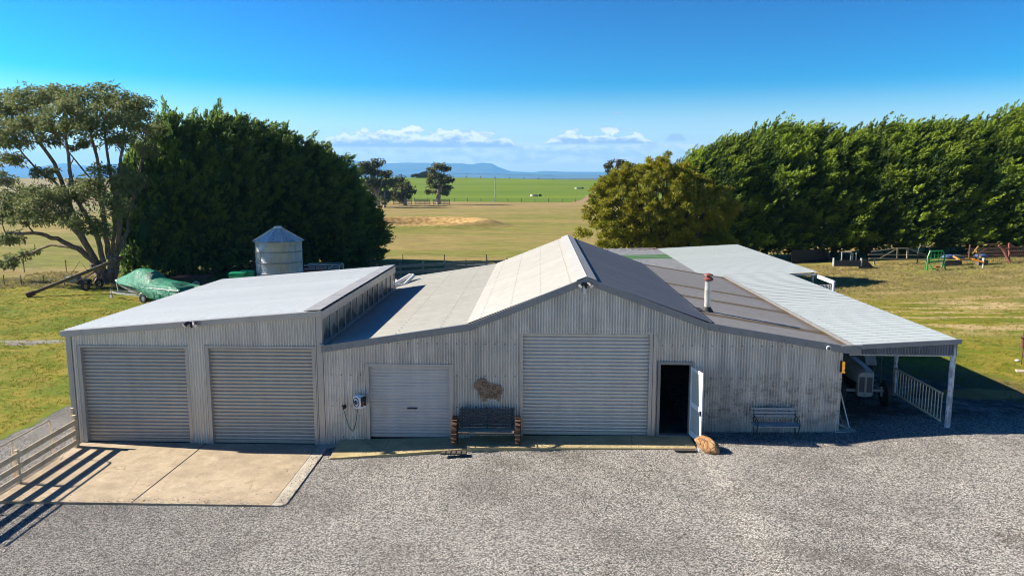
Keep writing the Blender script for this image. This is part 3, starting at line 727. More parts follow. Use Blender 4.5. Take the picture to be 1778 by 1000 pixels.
# heavy bench carried on old lugged tractor wheels
def wheel_bench():
    t = thing('wheel_bench', 'dark slatted garden bench carried between two rusty lugged tractor wheels', 'bench', (0, 0, 0))
    md = paint('charcoal_slats', (.035, .038, .04), .6, 0, .2, dirt=(.12, .11, .09))
    for i in range(6):
        mb = MB(); mb.cbox((0, .22 + i * .022, .50 + i * .095), (1.72, .025, .075), Matrix.Rotation(R(-13), 3, 'X')); mb.build('back_slat', md, t, bevel=.004)
    for x in (-.78, 0, .78):
        mb = MB(); mb.bar((x, .24, .36), (x, .37, 1.05), .05, .04, (0, 1, 0)); mb.build('back_upright', md, t)
    for i in range(4):
        mb = MB(); mb.cbox((0, .14 - i * .115, .43 - i * .002), (1.72, .1, .03)); mb.build('seat_slat', M_wood, t, bevel=.004)
    mb = MB(); mb.cbox((0, -.2, .39), (1.7, .03, .05)); mb.cbox((0, .2, .36), (1.7, .05, .07)); mb.tube([(-.98, .0, .36), (.98, 0, .36)], .03, 8); mb.build('seat_frame', md, t)
    for s in (-1, 1):
        w = MB(); x = s * .97
        w.lathe([(.40, -.075), (.40, .075), (.38, .075), (.38, -.075)], (x, 0, .42), 'X', 32, True)
        for k in range(10):
            a = k * math.pi / 5; w.tube([(x - .03, .05 * math.cos(a), .42 + .05 * math.sin(a)), (x, .385 * math.cos(a), .42 + .385 * math.sin(a))], .012, 5)
        wo = w.build('wheel', M_rust, t)
        w = MB()
        for k in range(18):
            a = k * math.pi / 9; ca, sa = math.cos(a), math.sin(a)
            mt_ = Matrix.Rotation(-a + R(90), 3, 'X') if False else Matrix(((1, 0, 0), (0, ca, -sa), (0, sa, ca)))
            w.cbox((x, .425 * ca, .42 + .425 * sa), (.16, .05, .035), mt_)
        w.build('tread', M_rust, wo)
        w = MB(); w.lathe([(.06, -.07), (.06, .07)], (x, 0, .42), 'X', 12); w.build('hub', M_black, wo)
    return t
wb = wheel_bench(); p = PY(845, 770, YF - .55); wb.location = (p.x, YF - .58, -.11)

# hose reel, hose and tap
hr = thing('hose_reel', 'white wall-mounted retractable hose reel with black side disc left of the blue-grey door', 'hose reel', (0, 0, 0))
p = PY(624, 697, YF - .22); hr.location = p; hr.rotation_euler.z = R(-40)
mb = MB(); mb.lathe([(.10, -.12), (.20, -.12), (.22, -.09), (.22, .09), (.20, .12), (.10, .12)], (0, 0, 0), 'Y', 28); mb.cbox((.08, 0, .0), (.22, .2, .36)); mb.cbox((.02, 0, .2), (.3, .12, .06)); mb.build('reel_case', M_white, hr, True, bevel=.01)
mb = MB(); mb.lathe([(.13, -.135), (.15, -.135), (.15, -.12), (.13, -.12)], (0, 0, 0), 'Y', 24, True); mb.lathe([(.07, -.15), (.05, -.16), (.0, -.165)], (0, 0, 0), 'Y', 16); mb.build('reel_disc', M_black, hr, True)
mb = MB(); mb.cbox((.2, 0, .03), (.04, .19, .26)); mb.cbox((.16, 0, .17), (.16, .17, .03)); mb.build('guide_housing', M_black, hr, bevel=.005)
for zz in (.03, -.05):
    mb = MB(); mb.lathe([(.025, .0), (.025, .03), (.01, .04)], (.215, -.03, zz), 'X', 10); mb.build('roller', paint('orange_plastic', (.7, .12, .03), .4), hr)
mb = MB(); mb.cbox((-.02, .17, 0), (.06, .14, .2)); mb.build('bracket', M_gal, hr)
tp = PY(598, 708, YF - .06)
ta = thing('garden_tap', 'dark garden tap on a standpipe fixed to the corrugated wall', 'tap', tp)
mb = MB(); mb.lathe([(.06, -.04), (.06, .0)], (0, .05, .03), 'Y', 12); mb.tube([(0, .04, .03), (0, -.08, .03), (0, -.11, -.03)], .022, 8); mb.build('spout', M_black, ta, True)
mb = MB(); mb.tube([(0, -.04, .03), (0, -.04, .1)], .012, 6); mb.cbox((0, -.04, .1), (.11, .02, .015)); mb.build('handle', M_black, ta)
pts = []
a0 = PY(598, 714, YF - .17); a1 = PY(621, 708, YF - .3)
for i in range(25):
    t = i / 24; q = a0.lerp(a1, t); q.z -= 2.75 * t * (1 - t) * (1.0 if t < .5 else 1.05); q.y += .08 * math.sin(t * 3.14)
    pts.append(q)
mb = MB(); mb.tube(pts, .014, 7); h = mb.build('garden_hose', paint('green_hose', (.03, .14, .07), .45), None, True); tag(h, 'thin green hose looping from the tap up to the white reel', 'hose')

# sheet steel sheep on the wall
sx = lambda u, v: PY(580 + u / 4.168, 560 + v / 4.168, YF - .05)
outl = [(1010, 462), (1018, 440), (1036, 424), (1040, 410), (1056, 414), (1068, 400), (1082, 408), (1096, 404), (1102, 420), (1098, 434), (1112, 432), (1126, 444), (1140, 438), (1152, 450), (1166, 442), (1180, 452), (1194, 448), (1204, 462), (1216, 466), (1212, 480), (1223, 488), (1214, 500), (1218, 516), (1206, 526), (1210, 540), (1197, 546), (1198, 568), (1184, 570), (1182, 548), (1166, 556), (1150, 546), (1134, 556), (1118, 546), (1102, 552), (1101, 568), (1072, 570), (1070, 548), (1052, 538), (1056, 522), (1044, 514), (1050, 500), (1036, 490), (1022, 482)]
P_ = [sx(u, v) for u, v in outl]
mb = MB(); mb.prism([(p.x, p.z) for p in P_], YF - .055, YF - .045, 'XZ')
shp = mb.build('sheep_sculpture', paint('brown_rusty_sheet', (.24, .17, .11), .6, .3, .25, 5, dirt=(.30, .25, .19), dirt_amt=.6)); tag(shp, 'flat rusty steel sheep cut-out with curled fleece hung above the dark bench', 'wall art')
for (u, v, r_) in ((1085, 445, .07), (1118, 462, .05), (1158, 470, .06), (1190, 500, .05), (1140, 520, .085), (1105, 530, .06), (1170, 525, .05), (1072, 515, .055), (1055, 480, .04)):
    c = sx(u, v); mb = MB(); mb.tube([c + Vector((r_ * math.cos(a) * (1 - a * .05), -.012, r_ * math.sin(a) * (1 - a * .05))) for a in np.linspace(.4, 6.2, 16)], .010, 5); mb.build('fleece_curl', M_rust, shp)

# doormats, log, prop block
def at_front(px, py, z): return PZ(px, py, z)
def mat_(px, py, w, d, z, lbl, slats):
    p = at_front(px, py, z); t = thing('door_mat', lbl, 'mat', (p.x, p.y, z))
    mb = MB(); mb.box((-w / 2, -d / 2, -.02), (w / 2, d / 2, .004)); mb.k = 1
    n = slats
    for i in range(n): x = -w / 2 + (i + .5) * w / n; mb.box((x - w / n * .36, -d / 2 + .02, .004), (x + w / n * .36, d / 2 - .02, .022))
    mb.build('mat_slats', [M_black, M_postdark], t); return t
mat_(788, 785.5, .78, .27, -.13, 'weathered slatted timber mat on the gravel at the left end of the dark bench', 5)
mat_(1189, 781, .62, .24, -.0, 'small dark boot-scraper mat on the gravel below the open door', 16)
def blob(name, c, rad, seed, amp, fr, mat, rotm=None, n=4):
    import bmesh
    bm = bmesh.new(); bmesh.ops.create_icosphere(bm, subdivisions=n, radius=1)
    for v in bm.verts:
        d = 1 + amp * mnoise.noise(v.co * fr + Vector((seed, 0, 0))) + amp * .5 * abs(mnoise.noise(v.co * fr * 2.6 + Vector((0, seed, 0))))
        v.co = Vector((v.co.x * rad[0], v.co.y * rad[1], v.co.z * rad[2])) * d
        if rotm: v.co = rotm @ v.co
    me = bpy.data.meshes.new(name); bm.to_mesh(me); bm.free(); me.materials.append(mat); me.polygons.foreach_set('use_smooth', [True] * len(me.polygons))
    o = bpy.data.objects.new(name, me); COL.objects.link(o); o.location = c; return o
def stone_mat():
    m = M('ochre_split_stone', .85); v = m.coord(); n = m.noise(v, 5, 6, .7); cr = m.voro(v, 5.5, 'DISTANCE_TO_EDGE')[0]
    c = m.mix(n.ss(.4, .6), (.27, .12, .04), (.33, .22, .11)); c = m.mix(cr.ss(.015, .05, 1, 0) * .8, c, (.09, .05, .025)); m.col(c); m.bump(cr.ss(0, .12) + n * .4, .8, .03); return m.m
c = at_front(1228, 776, .2); st = blob('doorstop_stone', (c.x, c.y, .27), (.21, .46, .21), 3, .22, 1.6, stone_mat(), Matrix.Rotation(R(30), 3, 'Z'))
tag(st, 'large ochre and orange stone lying on the gravel beside the open white door', 'stone')
c = PY(1214, 762, YF - .25); mb = MB(); mb.tube([(0, .25, .06), (-.0, -.0, .06), (.04, -.25, .07)], [.085, .09, .08], 12); lg = mb.build('short_log', M_wood, None, True); lg.location = (c.x, YF - .3, .13); lg.rotation_euler.z = R(12)
tag(lg, 'short round log lying between the door and the ochre stone', 'log')

# lights and cameras
def floodlight(p, label, sensor=True, group=None, k=1.0):
    t = thing('floodlight', label, 'floodlight', p, 0, group)
    mb = MB(); mb.cbox((0, .02, 0), (.12, .08, .1)); mb.build('mount', M_black, t, bevel=.01)
    for s in (-1, 1):
        mb = MB(); mb.tube([(0, -.02, .0), (s * .08, -.06, .02)], .015, 6)
        mb.tube([(s * .06, -.03, .05), (s * .12, -.09, .03), (s * .17, -.16, -.03)], [.035, .06, .075], 14); h = mb.build('lamp_head', M_dark, t, True)
        mb = MB(); d = Vector((s * .05, -.07, -.06)).normalized(); q = Vector((s * .172, -.163, -.033)); mb.tube([q, q + d * .006], [.066, .066], 14); mb.build('lamp_lens', M_white, h, True)
    if sensor:
        mb = MB(); mb.tube([(0, -.04, -.05), (.01, -.05, -.12)], .035, 10); mb.build('sensor', M_black, t, True)
    return t
fa = floodlight(PY(1017, 494, YF - .16), 'twin-head floodlight under the apex of the gable')
p = PY(1015, 503, YF - .08); mb = MB(); mb.lathe([(.03, -.13), (.055, -.11), (.055, .08), (.03, .12)], (0, 0, 0), 'Z', 12); o = mb.build('alarm_siren_box', M_white, None, True); o.location = p; tag(o, 'small white sensor box on the gable just below the apex floodlight', 'sensor')
floodlight(PY(333, 562, YF - .16), 'twin-head floodlight on the barge board of the left garage')
p = PY(1439, 604.5, YF - .16); t = thing('dome_camera', 'small white dome camera on the barge board near the right end of the shed', 'camera', p)
mb = MB(); mb.lathe([(.075, 0), (.08, -.03), (.07, -.05)], (0, 0.03, 0), 'Y', 20); mb.build('housing', M_white, t, True); mb = MB(); mb.lathe([(.045, -.02), (.035, -.06), (.0, -.075)], (0, 0, 0), 'Y', 16); mb.build('lens_dome', M_black, t, True)
p = PY(1464, 637, YF - .08); t = thing('warning_beacon', 'orange beacon with flared foot fixed to the corner of the shed wall by the tractor', 'beacon', p)
mo = M('amber_plastic', .3); mo.col((.95, .38, .01)); mo.set('Emission Color', (1, .42, .02, 1)); mo.set('Emission Strength', .12)
mb = MB(); mb.cbox((.0, 0, .11), (.085, .09, .12)); mb.cbox((.005, 0, -.02), (.085, .09, .11)); mb.build('beacon_lens', mo.m, t, bevel=.015)
mb = MB(); mb.lathe([(.03, -.07), (.035, -.10), (.075, -.175), (.07, -.175)], (0, 0, 0), 'Z', 16); mb.build('beacon_horn', mo.m, t, True)
mb = MB(); mb.cbox((-.055, .02, .0), (.03, .1, .36)); mb.build('backplate', M_black, t)

# leaning boards at the shed corner
t = None
base = Vector((9.45, YF + .55, .24))
for i, (dx, dy, h, w, mt_, lb, nm) in enumerate(((.10, .1, 1.35, .05, M_white, 'long pale pipe leaning in the carport corner behind the shed wall', 'leaning_pipe'), (.0, .35, 1.0, .12, M_wood, 'brown board leaning against the side wall beside the carport', 'leaning_board'))):
    mb = MB(); mb.bar(base + Vector((dx + .22, dy - .3, 0)), base + Vector((dx - .08, dy, h)), w, .03, (1, 0, 0)); tag(mb.build(nm, mt_), lb, 'board' if i else 'pipe')
mb = MB(); mb.cbox(base + Vector((.12, -.2, .05)), (.32, .2, .05), Matrix.Rotation(R(25), 3, 'Y')); tag(mb.build('metal_offcut', M_gal), 'small bent metal offcut on the slab behind the shed corner', 'offcut')

# balustrade gate and pipe panels on the carport's open side
g0 = Vector((12.58, YF + .25, 0)); g1 = Vector((12.58, 26.75, 0))
bg = thing('balustrade_gate', 'cream barred gate panel between the first two carport posts', 'gate', (12.57, 25.3, .42))
def BP(s, h): p = g0.lerp(g1, s); return p + Vector((-.05, 0, float(gz(p.x, p.y)) + h)) - Vector(bg.location)
mb = MB(); mb.bar(BP(0, 1.02), BP(1, 1.0), .05, .05); mb.bar(BP(0, .14), BP(1, .12), .05, .05); mb.build('rail', M_cream, bg)
for i in range(17):
    s = .01 + i * .98 / 16; mb = MB(); mb.bar(BP(s, .14), BP(s, 1.01), .024, .024, (0, 1, 0)); mb.build('baluster', M_cream, bg)
def pipe_panel(a, b, h, bars, lbl, nv=2, r_=.025, mat=None, nm='stock_fence', grp=None, uprights_only=False):
    a = Vector(a); b = Vector(b); t = thing(nm, lbl, 'fence panel', a, 0, grp)
    d = b - a; mb = MB(); mb.tube([(0, 0, 0), (0, 0, h), (d.x, d.y, d.z + h), (d.x, d.y, d.z)], r_, 7)
    mb.build('frame', mat or M_dark, t, True)
    for k in range(bars):
        z = h * (k + .6) / (bars + .6); mb = MB(); mb.tube([(0, 0, z), (d.x, d.y, d.z + z)], r_ * .8, 6); mb.build('rail', mat or M_dark, t, True)
    for k in range(nv):
        s = (k + 1) / (nv + 1); mb = MB(); mb.tube([d * s, d * s + Vector((0, 0, h))], r_ * .8, 6); mb.build('upright', mat or M_dark, t, True)
    return t
pipe_panel(gp(12.5, 27.8), gp(12.0, 33.2), 1.25, 2, 'dark pipe stock panel inside the carport behind the tractor', 3)
pipe_panel(gp(12.95, 27.6), gp(13.2, 31.0), 1.9, 1, 'tall dark pipe frame standing outside the second carport post', 0)

# ---- vintage grey tractor
def wheel(parent, c, rad, w, rim, name='wheel', lug=0):
    mb = MB(); prof = [(rad * .62, -w / 2), (rad * .9, -w / 2), (rad, -w * .3), (rad, w * .3), (rad * .9, w / 2), (rad * .62, w / 2)]
    mb.lathe(prof, c, 'X', 32, True)
    if lug:
        for k in range(lug):
            a = 2 * math.pi * k / lug
            for s in (-1, 1):
                a2 = a + s * .06; mt_ = Matrix(((1, 0, 0), (0, math.cos(a2), -math.sin(a2)), (0, math.sin(a2), math.cos(a2)))) @ Matrix.Rotation(s * R(35), 3, 'Y')
                mb.cbox((c[0] + s * w * .24, c[1] + rad * math.cos(a2), c[2] + rad * math.sin(a2)), (w * .5, .03, .05), mt_)
    wo = mb.build(name, M_black, parent, True)
    mb = MB(); mb.lathe([(rad * .64, -w * .35), (rad * .58, -w * .1), (.06, -w * .05), (.05, w * .05), (rad * .58, w * .1), (rad * .64, w * .35)], c, 'X', 24); mb.build('rim', rim, wo, True)
    return wo
def tractor():
    t = thing('vintage_tractor', 'old small grey tractor parked nose-out under the carport', 'tractor', (0, 0, 0))
    mg = paint('dusty_grey_tractor_paint', (.30, .325, .33), .5, .05, .18, 4, dirt=(.17, .14, .1), dirt_amt=.6); md = paint('oily_cast_iron', (.06, .055, .05), .6, .2, .3)
    # hood lofted: cross-sections along y (front y=0)
    secs = [(0.0, .235, .99, .07), (.06, .27, 1.04, .10), (.25, .29, 1.06, .11), (.9, .31, 1.10, .12), (1.45, .33, 1.13, .13)]
    mb = MB(); rings = []
    for (y, hw, top, r_) in secs:
        ring = [(-hw, y, .70), (-hw, y, top - r_ * 1.4), (-hw * .88, y, top - r_ * .5), (-hw * .55, y, top - .02), (-.03, y, top), (0, y, top + .015), (.03, y, top), (hw * .55, y, top - .02), (hw * .88, y, top - r_ * .5), (hw, y, top - r_ * 1.4), (hw, y, .70)]
        rings.append(ring)
    n = len(rings[0]); vs = [v for r_ in rings for v in r_]
    fs = [(i * n + k, i * n + k + 1, (i + 1) * n + k + 1, (i + 1) * n + k) for i in range(len(rings) - 1) for k in range(n - 1)]
    mb.add(vs, fs); mb.build('hood', mg, t, True)
    mb = MB(); mb.prism([(-.235, .36), (-.2, .32), (-.04, .30), (.04, .30), (.2, .32), (.235, .36), (.235, .90), (.19, .97), (.05, 1.0), (-.05, 1.0), (-.19, .97), (-.235, .90)], -.03, .12, 'XZ'); nose = mb.build('grille_shell', mg, t, bevel=.02)
    mgr = M('grille_mesh', .6); q = mgr.noise(mgr.coord((60, 60, 60)), 1.5, 2); mgr.col(mgr.mix(q.ss(.4, .6), (.03, .03, .03), (.12, .12, .12)))
    for s in (-1, 1):
        mb = MB(); mb.box((s * .115 - .08, -.036, .44), (s * .115 + .08, -.026, .86)); mb.build('grille', mgr.m, nose)
    mb = MB(); mb.cbox((0, -.036, .66), (.03, .02, .66)); mb.build('centre_strip', mg, nose)
    mb = MB(); mb.cbox((0, .75, .55), (.34, 1.3, .45)); mb.cbox((0, 1.7, .55), (.4, .8, .4)); mb.build('engine', md, t, bevel=.04)
    mb = MB(); mb.bar((-.62, .16, .45), (.62, .16, .45), .07, .07); mb.tube([(-.55, .12, .3), (-.55, .16, .56)], .035); mb.tube([(.55, .12, .3), (.55, .16, .56)], .035); mb.bar((-.5, .2, .5), (-.25, 1.3, .5), .03, .05); mb.bar((.5, .2, .5), (.25, 1.3, .5), .03, .05); mb.build('front_axle', mg, t)
    wheel(t, (-.66, .16, .36), .36, .13, md); wheel(t, (.66, .16, .36), .36, .13, md)
    wheel(t, (-.66, 1.95, .62), .62, .27, mg, lug=18); wheel(t, (.66, 1.95, .62), .62, .27, mg, lug=18)
    for s in (-1, 1):
        mb = MB(); 
        for k in range(8):
            a = R(20 + k * 17); a2 = R(37 + k * 17); mb.add([(s * .5, 1.95 + .68 * math.cos(a), .62 + .68 * math.sin(a)), (s * .84, 1.95 + .68 * math.cos(a), .62 + .68 * math.sin(a)), (s * .84, 1.95 + .68 * math.cos(a2), .62 + .68 * math.sin(a2)), (s * .5, 1.95 + .68 * math.cos(a2), .62 + .68 * math.sin(a2)), (s * .5, 1.95, .8)], [(0, 1, 2, 3), (0, 3, 4)])
        mb.build('mudguard', mg, t)
    mb = MB(); mb.tube([(0, 1.3, 1.05), (0, 1.62, 1.28)], .018); mb.lathe([(.2, -.012), (.212, 0), (.2, .012), (.188, 0)], (0, 1.62, 1.28), 'Z', 24, True)
    for a in (0, 2.1, 4.2): mb.tube([(0, 1.62, 1.28), (.2 * math.cos(a), 1.62 + .2 * math.sin(a), 1.28)], .008, 5)
    mb.build('steering_wheel', M_black, t, True)
    mb = MB(); mb.cbox((0, 2.1, .92), (.42, .34, .04)); mb.cbox((0, 2.28, 1.0), (.42, .04, .16)); mb.tube([(0, 2.1, .7), (0, 2.1, .92)], .03); mb.build('seat', mg, t, bevel=.015)
    mb = MB(); mb.tube([(-.34, .9, .75), (-.36, .9, .4), (-.36, 1.6, .3)], .025, 8); mb.build('exhaust_pipe', M_rust, t, True)
    return t
tr = tractor(); p = PY(1508, 690, 25.4); tr.location = gp(p.x - .05, 25.6); tr.rotation_euler.z = R(-3); tr.scale = (1.1, 1.15, 1.24)

# ---- rusty windmill-pump head on a stake at the right edge
p = G(1773, 633); t = thing('rusty_pump_stand', 'rusty old hand pump on a thin rod standing in the grass at the right edge', 'pump', p)
mb = MB(); mb.tube([(0, 0, -.1), (.02, 0, .75)], .02, 8); mb.build('rod', M_rust, t)
mb = MB(); mb.tube([(0.01, 0, .72), (0, 0, .82), (.0, 0, 1.25)], [.09, .1, .06], 10); mb.cbox((.1, 0, 1.18), (.1, .06, .5)); mb.tube([(0, 0, 1.2), (.0, 0, 1.32), (.1, 0, 1.38), (.2, 0, 1.3)], .045, 8); mb.tube([(-.02, 0, 1.1), (-.16, -.05, 1.16)], .025, 6); mb.build('pump_body', M_rust, t, True)
p = G(1767, 627); o = blob('white_stone', p + Vector((0, 0, .03)), (.11, .08, .05), 9, .3, 2, M_white, n=2); tag(o, 'small white stone in the grass left of the rusty pump', 'stone')
p = G(1777, 646); mb = MB(); mb.cbox((0, 0, .03), (.5, .3, .07), R(-20)); o = mb.build('concrete_block', M_concL, bevel=.01); o.location = p; tag(o, 'pale flat concrete block in the grass below the rusty pump', 'block')

# ------------------------------------------------------------------ foliage generators
def tri_leaves(P, A, L, Wd, rg):
    """one slim triangle per point P with axis A"""
    n = len(P); rnd = rg.normal(size=(n, 3)); S = np.cross(A, rnd); S /= np.linalg.norm(S, axis=1, keepdims=True) + 1e-9
    V = np.stack([P - S * Wd[:, None] * .5, P + S * Wd[:, None] * .5, P + A * L[:, None]], 1).reshape(-1, 3)
    return V, np.arange(n * 3).reshape(-1, 3)
def quad_leaves(P, A, L, Wd, rg):
    n = len(P); rnd = rg.normal(size=(n, 3)); S = np.cross(A, rnd); S /= np.linalg.norm(S, axis=1, keepdims=True) + 1e-9
    m = P + A * L[:, None] * .45
    V = np.stack([P, m - S * Wd[:, None] * .5, P + A * L[:, None], m + S * Wd[:, None] * .5], 1).reshape(-1, 3)
    return V, np.arange(n * 4).reshape(-1, 4)
def unit(n, rg):
    d = rg.normal(size=(n, 3)); return d / np.linalg.norm(d, axis=1, keepdims=True)
def clumps(centres, seed, sub=26, per=110, subr=.30, leaf=(.30, .11), droop=.5, lit=0.0):
    """centres: (x,y,z,rx,ry,rz). Leaves sit in small sub-tufts spread through each clump's shell."""
    rg = np.random.default_rng(seed); Ps = []; As = []
    for (cx, cy, cz, rx, ry, rz) in centres:
        k = max(4, int(sub * (rx * rz) / 4.0)); d = unit(k, rg)
        d[:, 2] = np.where(d[:, 2] < -.25, d[:, 2] * .7, d[:, 2])
        rr_ = (rg.random(k) ** .45)[:, None]
        c = np.array([cx, cy, cz]) + d * rr_ * np.array([rx, ry, rz])
        sr = subr * (.7 + .7 * rg.random(k)) * (rx * rz) ** .25
        q = unit(k * per, rg) * (rg.random(k * per) ** .5)[:, None] * np.repeat(sr, per)[:, None] * np.array([1.15, 1.15, .75])
        Ps.append(np.repeat(c, per, 0) + q)
        a = q / (np.linalg.norm(q, axis=1, keepdims=True) + 1e-6) * .6 + rg.normal(size=(k * per, 3)) * .5 + np.array([0, 0, -droop])
        As.append(a / np.linalg.norm(a, axis=1, keepdims=True))
    P = np.concatenate(Ps); A = np.concatenate(As); n = len(P)
    return quad_leaves(P, A, leaf[0] * (.6 + .8 * rg.random(n)), leaf[1] * (.6 + .8 * rg.random(n)), rg)

def limb(mb, a, b, r0, r1, wob=.12, n=6, rr_=random):
    a = Vector(a); b = Vector(b); d = b - a; L = d.length; pts = []
    o1 = Vector((rr_.uniform(-1, 1), rr_.uniform(-1, 1), rr_.uniform(-.3, .6))) * wob * L
    for i in range(n + 1):
        t = i / n; pts.append(a + d * t + o1 * math.sin(t * math.pi) + Vector((rr_.uniform(-1, 1), rr_.uniform(-1, 1), 0)) * wob * .12 * L * (0 < i < n))
    mb.tube(pts, [r0 + (r1 - r0) * i / n for i in range(n + 1)], 7, True); return pts
def bark(name, c, c2):
    m = M(name, .85); n = m.noise(m.coord((4, 4, .9)), 1.6, 6, .7); m.col(m.mix(n.ss(.38, .62), c, c2)); m.bump(n, .6, .04); return m.m
M_bark = bark('gum_bark', (.24, .18, .135), (.10, .07, .05)); M_barkp = bark('pale_gum_bark', (.42, .37, .31), (.19, .15, .12)); M_barkd = bark('dark_bark', (.06, .045, .035), (.10, .08, .06))
L_gum = leafmat('gum_leaves', (.11, .14, .055), (.17, .195, .07), (.25, .24, .09), .4)
L_gumd = leafmat('dark_gum_leaves', (.075, .085, .035), (.12, .12, .045), (.16, .15, .06), .28)
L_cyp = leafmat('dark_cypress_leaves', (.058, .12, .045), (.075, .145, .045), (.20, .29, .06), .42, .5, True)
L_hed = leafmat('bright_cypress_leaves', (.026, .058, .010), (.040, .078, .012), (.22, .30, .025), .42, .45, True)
L_wat = leafmat('golden_wattle_leaves', (.22, .24, .022), (.32, .30, .022), (.45, .37, .03), .42, .6)

def gum(name, label, base, cl, limbs, r0, seed, leafm, barkm, group=None, sub=26, per=110, leaf=(.30, .11), subr=.3, cat='tree', droop=.5):
    """cl: clumps in world coordinates, limbs: list of polylines in world coordinates with radii"""
    t = thing(name, label, cat, base, 0, group); b = Vector(base); rr_ = random.Random(seed)
    mb = MB(); ends = []
    for pl, ra, rb in limbs:
        pts = []; n = len(pl)
        for i in range(n - 1):
            for k in range(4):
                s = k / 4; p = Vector(pl[i]).lerp(Vector(pl[i + 1]), s); pts.append(p + Vector((rr_.uniform(-1, 1), rr_.uniform(-1, 1), rr_.uniform(-1, 1))) * ra * .25 * (i + k > 0))
        pts.append(Vector(pl[-1])); m = len(pts)
        mb.tube([p - b for p in pts], [ra * (1 - i / (m - 1)) ** .8 + rb * (i / (m - 1)) for i in range(m)], 9)
        ends += [(p, ra + (rb - ra) * i / (m - 1)) for i, p in enumerate(pts) if i > m * .25]
    for (cx, cy, cz, rx, ry, rz) in cl:
        c = Vector((cx, cy, cz - rz * .3)); pn, pr = min(ends, key=lambda e: (e[0] - c).length + max(0, e[0].z - c.z) * 2)
        pts = limb(mb, pn - b, c - b, min(pr * .7, .03 + .04 * rx), .02, .10, 6, rr_)
        for _ in range(5):
            q = c + Vector((rr_.uniform(-1, 1) * rx, rr_.uniform(-1, 1) * ry, rr_.uniform(-.2, .9) * rz)) * .8
            limb(mb, pts[rr_.randint(2, 5)], q - b, .03 + .008 * rx, .008, .12, 4, rr_)
    mb.build('trunk', barkm, t, True)
    V, T = clumps([(c[0] - b.x, c[1] - b.y, c[2] - b.z, *c[3:]) for c in cl], seed, sub, per, subr, leaf, droop)
    np_mesh('crown', V, T, leafm, t, quads=True); return t

# the big spreading gum on the left
Yg = 58.6; gb = G(177, 497)
def Wp(px, py, dy=0): return PY(px, py, Yg + dy)
S_ = Yg / F
gcl = []
for (px, py, rx, rz, dy) in [(60, 172, 50, 26, 0), (15, 190, 42, 32, 2), (105, 165, 40, 22, 2), (140, 178, 40, 26, -2), (175, 170, 26, 22, 1), (215, 172, 38, 24, -1), (240, 196, 36, 28, 1), (250, 225, 30, 26, 3), (200, 205, 38, 26, -3),
                             (155, 215, 42, 26, -3.5), (110, 205, 42, 28, -3), (60, 215, 40, 28, -2), (25, 235, 34, 26, -1), (205, 240, 30, 20, -2), (250, 262, 26, 18, 0), (95, 240, 30, 18, 1), (145, 250, 26, 14, 2), (20, 275, 26, 20, 1), (-20, 230, 40, 40, 0),
                             (190, 305, 36, 22, -2.5), (225, 320, 30, 24, -1), (165, 335, 34, 22, -3), (205, 355, 34, 24, -3.2), (120, 335, 40, 20, -2), (75, 345, 42, 22, -2.5), (30, 340, 36, 22, -1), (95, 372, 38, 20, -3), (140, 385, 28, 18, -3.5), (45, 378, 34, 18, -2), (5, 365, 30, 24, -1),
                             (180, 395, 24, 22, -3), (10, 415, 26, 18, -1), (18, 455, 26, 16, 1), (50, 440, 22, 9, 2), (255, 300, 22, 22, 3), (235, 370, 22, 20, 2), (0, 310, 30, 18, 1), (75, 300, 26, 14, 1)]:
    p = Wp(px, py, dy); gcl.append((p.x, p.y, p.z, rx * S_ * .98, rx * S_, rz * S_ * 1.1))
L_ = lambda pts: [Wp(*q) for q in pts]
glimbs = [(L_([(180, 498, 0), (176, 475, 0), (165, 455, 0)]), .95, .55),
          (L_([(186, 498, .2), (196, 470, .2), (200, 445, 0)]), .8, .5),
          (L_([(165, 458, 0), (135, 432, -.5), (100, 415, -1), (60, 405, -1.5), (10, 405, -1)]), .42, .10),
          (L_([(160, 456, 0), (140, 430, .5), (90, 425, 1), (50, 440, 1.5), (15, 452, 1)]), .25, .06),
          (L_([(168, 455, 0), (142, 415, -.5), (120, 385, -1), (90, 360, -1.5), (40, 345, -1)]), .40, .09),
          (L_([(165, 450, 0), (135, 395, 1), (115, 335, 1.5), (95, 285, 1.5), (60, 235, .5), (40, 195, 0)]), .42, .08),
          (L_([(135, 395, 1), (100, 320, 2), (60, 290, 2), (25, 250, 1)]), .22, .06),
          (L_([(180, 455, 0), (165, 400, -.5), (125, 330, -.5), (118, 270, -1), (112, 205, -2)]), .38, .08),
          (L_([(190, 450, 0), (182, 400, .4), (175, 330, 0), (168, 270, -.5), (150, 200, -1)]), .40, .08),
          (L_([(195, 448, 0), (200, 400, .5), (198, 340, .5), (188, 280, 0), (178, 190, 0)]), .38, .07),
          (L_([(200, 448, 0), (208, 395, -.5), (205, 330, -.5), (212, 260, -1), (222, 190, -1)]), .36, .07),
          (L_([(202, 446, 0), (222, 400, .5), (232, 340, 1), (245, 280, 1), (255, 225, 1)]), .30, .06),
          (L_([(118, 330, 1), (122, 310, .5), (118, 295, .5), (128, 275, .5)]), .12, .05),
          (L_([(175, 330, 0), (140, 290, 1), (100, 240, 1)]), .14, .04)]
gum('gum_tree', 'huge spreading gum tree with many limbs at the left, above the grain auger', gb, gcl, [(a, b * .54, c * .75) for a, b, c in glimbs], .9, 3, L_gum, M_bark, sub=56, per=60, leaf=(.28, .10), subr=.34)

